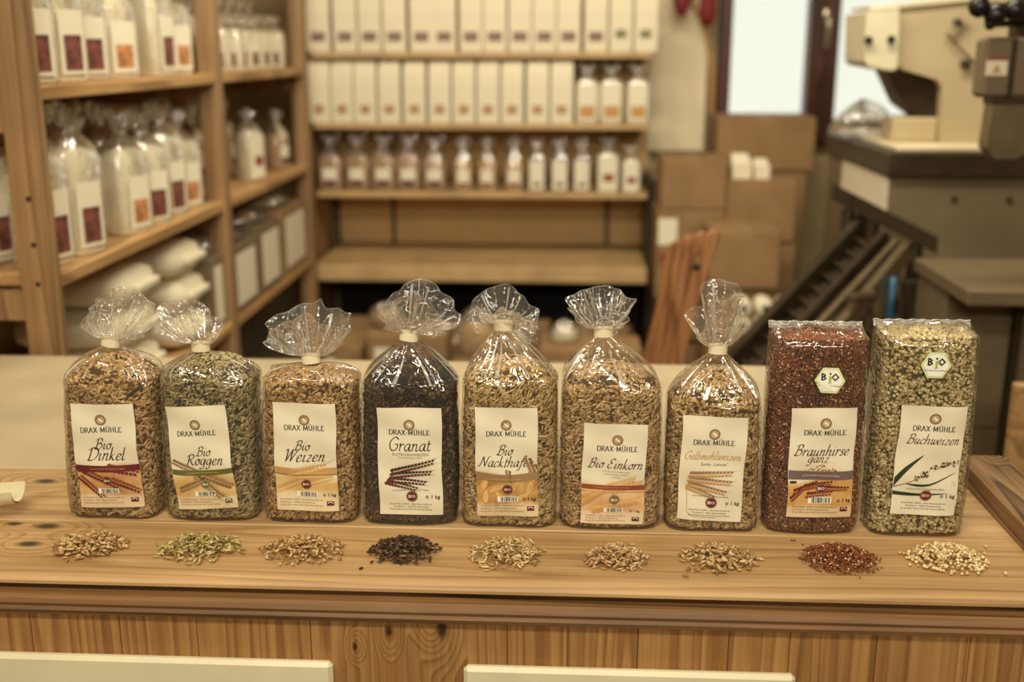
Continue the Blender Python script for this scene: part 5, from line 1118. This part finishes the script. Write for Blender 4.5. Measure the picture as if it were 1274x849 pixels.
m_ = MB(); s0, s1 = at(1228, 70, SY), at(1252, 94, SY); m_.box(s0.x, s1.x, SY-.0012, SY, s1.z, s0.z); st_ = m_.build('warning_sticker', 'label', fs)
m_ = MB(); m_.box(s0.x, s1.x, SY-.002, SY-.0012, s0.z-.008, s0.z); m_.build('red_stripe', 'rust', st_)
tri = MB(); cx_, cz_ = (s0.x+s1.x)/2, (s0.z+s1.z)/2-.004; tri.add([(cx_-.010, SY-.002, cz_-.010), (cx_+.010, SY-.002, cz_-.010), (cx_, SY-.002, cz_+.009)], [(0, 1, 2)]); tri.build('warning_triangle', 'gold', st_)
MB().lathe([(.05, 0), (.05, .02), (.042, .03), (.042, .16), (.05, .17)], c=(sx+.05, SY+.06, zt_), n=20).build('neck', 'darkmet', fs, smooth=False)
for k, (px, py, r_) in enumerate(((1218, 8, .022), (1238, 18, .024), (1262, 12, .022), (1232, 30, .012))):
    c = at(px, py, SY-.01); MB().lathe([(.002, -r_), (r_*.7, -r_*.7), (r_, 0), (r_*.7, r_*.7), (.002, r_)], n=12, mat=Matrix.Translation(c)).build('clamp_knob', 'blackpl', fs, smooth=True)
    MB().tube([c, (sx+.05, SY+.06, c.z+.004)], .007, 8).build('clamp_bar', 'blackpl', fs)
MB().tube([(sx+.05, SY+.06, zt_+.165), (sx+.05, SY+.06, ZC)], .045, 16).build('hanger_pipe', 'steel', fs)
# steel ledge and grey control cabinet at the right
ZL = .945; e0, e1 = atz(1206, 362, ZL), atz(1147, 321, ZL)
lg = thing('control_cabinet', 'grey control cabinet with a steel ledge right of the conveyor', 'machine', (0, 0, 0))
MB().box(e0.x-.0, e0.x+.9, e0.y, e1.y, ZL-.032, ZL, ch=.003).build('ledge', 'greymet', lg)
cbx = at(1163, 470, e0.y+.18).x
MB().box(cbx, cbx+.8, e0.y+.16, e1.y, .28, ZL-.033, ch=.004).build('cabinet_body', 'greymet', lg)
d0, d1 = at(1197, 402, e0.y+.15), at(1250, 480, e0.y+.15); MB().box(d0.x, d1.x, e0.y+.152, e0.y+.16, d1.z-.1, d0.z, ch=.003).build('door', 'greymet', lg)
hl = at(1258, 440, e0.y+.15); MB().box(hl.x-.004, hl.x+.012, e0.y+.135, e0.y+.162, .3, ZL-.05, ch=.002).build('edge_rail', 'darkmet', lg)
for x in (cbx+.04, cbx+.7): MB().box(x, x+.06, e0.y+.2, e0.y+.26, 0, .28).build('foot', 'blackpl', lg)
# the inclined conveyor
cv = thing('conveyor', 'dark inclined conveyor rising to the right in front of the packing cabinet', 'machine', (0, 0, 0))
A1, B1 = at(1078, 276, 2.84), at(1128, 312, 2.68); A0, B0 = at(938, 424, 2.62), at(1035, 424, 2.46)
A0 = A1 + (A0-A1)*1.55; B0 = B1 + (B0-B1)*1.55
dv = (A1-A0).normalized(); wv = (B1-A1); nv = dv.cross(wv).normalized(); nv = nv if nv.z > 0 else -nv
def beam(p, q, hw, hh, name_, mat):
    d = (q-p).normalized(); s = d.cross(nv).normalized(); MB().loft([[e_ + s*a*hw + nv*b*hh for a, b in ((-1, -1), (1, -1), (1, 1), (-1, 1))] for e_ in (p, q)]).build(name_, mat, cv)
beam(A0, A1, .012, .03, 'side_rail', 'darkmet'); beam(B0, B1, .010, .022, 'side_rail', 'steel'); beam(A0+wv*.5, A1+wv*.5, .008, .018, 'middle_rail', 'darkmet'); beam(A0+wv*.78, A1+wv*.78, .007, .016, 'middle_rail', 'steel')
MB().loft([[A0-nv*.02, B0-nv*.02, B0-nv*.03, A0-nv*.03], [A1-nv*.02, B1-nv*.02, B1-nv*.03, A1-nv*.03]]).build('belt', 'darkmet', cv)
for k in range(14):
    t_ = .08+.065*k; p, q = A0+(A1-A0)*t_, A0+(A1-A0)*t_+wv*.48; MB().loft([[e_+dv*a*.005+nv*b for a, b in ((-1, -.02), (1, -.02), (1, -.004), (-1, -.004))] for e_ in (p, q)]).build('cleat', 'darkmet', cv)
h0, h1 = at(1036, 234, 2.86), at(1164, 300, 2.70); hd_ = (h1-h0).normalized(); MB().loft([[e_+Vector((0, a*.02, b)) for a, b in ((-1, -.03), (1, -.03), (1, .012), (-1, .012))] for e_ in (h0, h1)]).build('head_plate', 'darkmet', cv)
for e_ in (h0+hd_*.05, h0+hd_*.12, h1-hd_*.05): MB().tube([(e_.x, e_.y, e_.z-.03), (e_.x, e_.y, 0)], .018, 8).build('leg', 'darkmet', cv)
MB().tube([at(1055, 372, 2.50), at(1085, 366, 2.54)], .011, 10).build('roller_end', 'steel', cv)
MB().tube([at(1112, 345, 2.6), at(1108, 380, 2.6), at(1104, 420, 2.6), at(1102, 500, 2.6)], .008, 10).build('blue_hose', 'blue', cv, smooth=True)
for px, py, r_ in ((1120, 380, .02), (1132, 395, .018), (1118, 408, .02), (1078, 400, .02)):
    c = at(px, py, 2.62); MB().lathe([(0, -.02), (r_, -.02), (r_, .02), (0, .02)], c=c, n=12).build('fitting', 'steel' if px % 4 else 'darkmet', cv)
MB().tube([at(1132, 350, 2.62), at(1134, 470, 2.62)], .02, 10).build('motor_post', 'darkmet', cv)
# pale board standing at the right edge, behind the counter
p = at(1266, 480, 1.95); o = MB().box(p.x, p.x+.2, 1.95, 1.975, 0, p.z, ch=.002).build('wooden_board', 'shelf'); tag(o, 'pale upright board standing behind the right end of the counter', 'board')
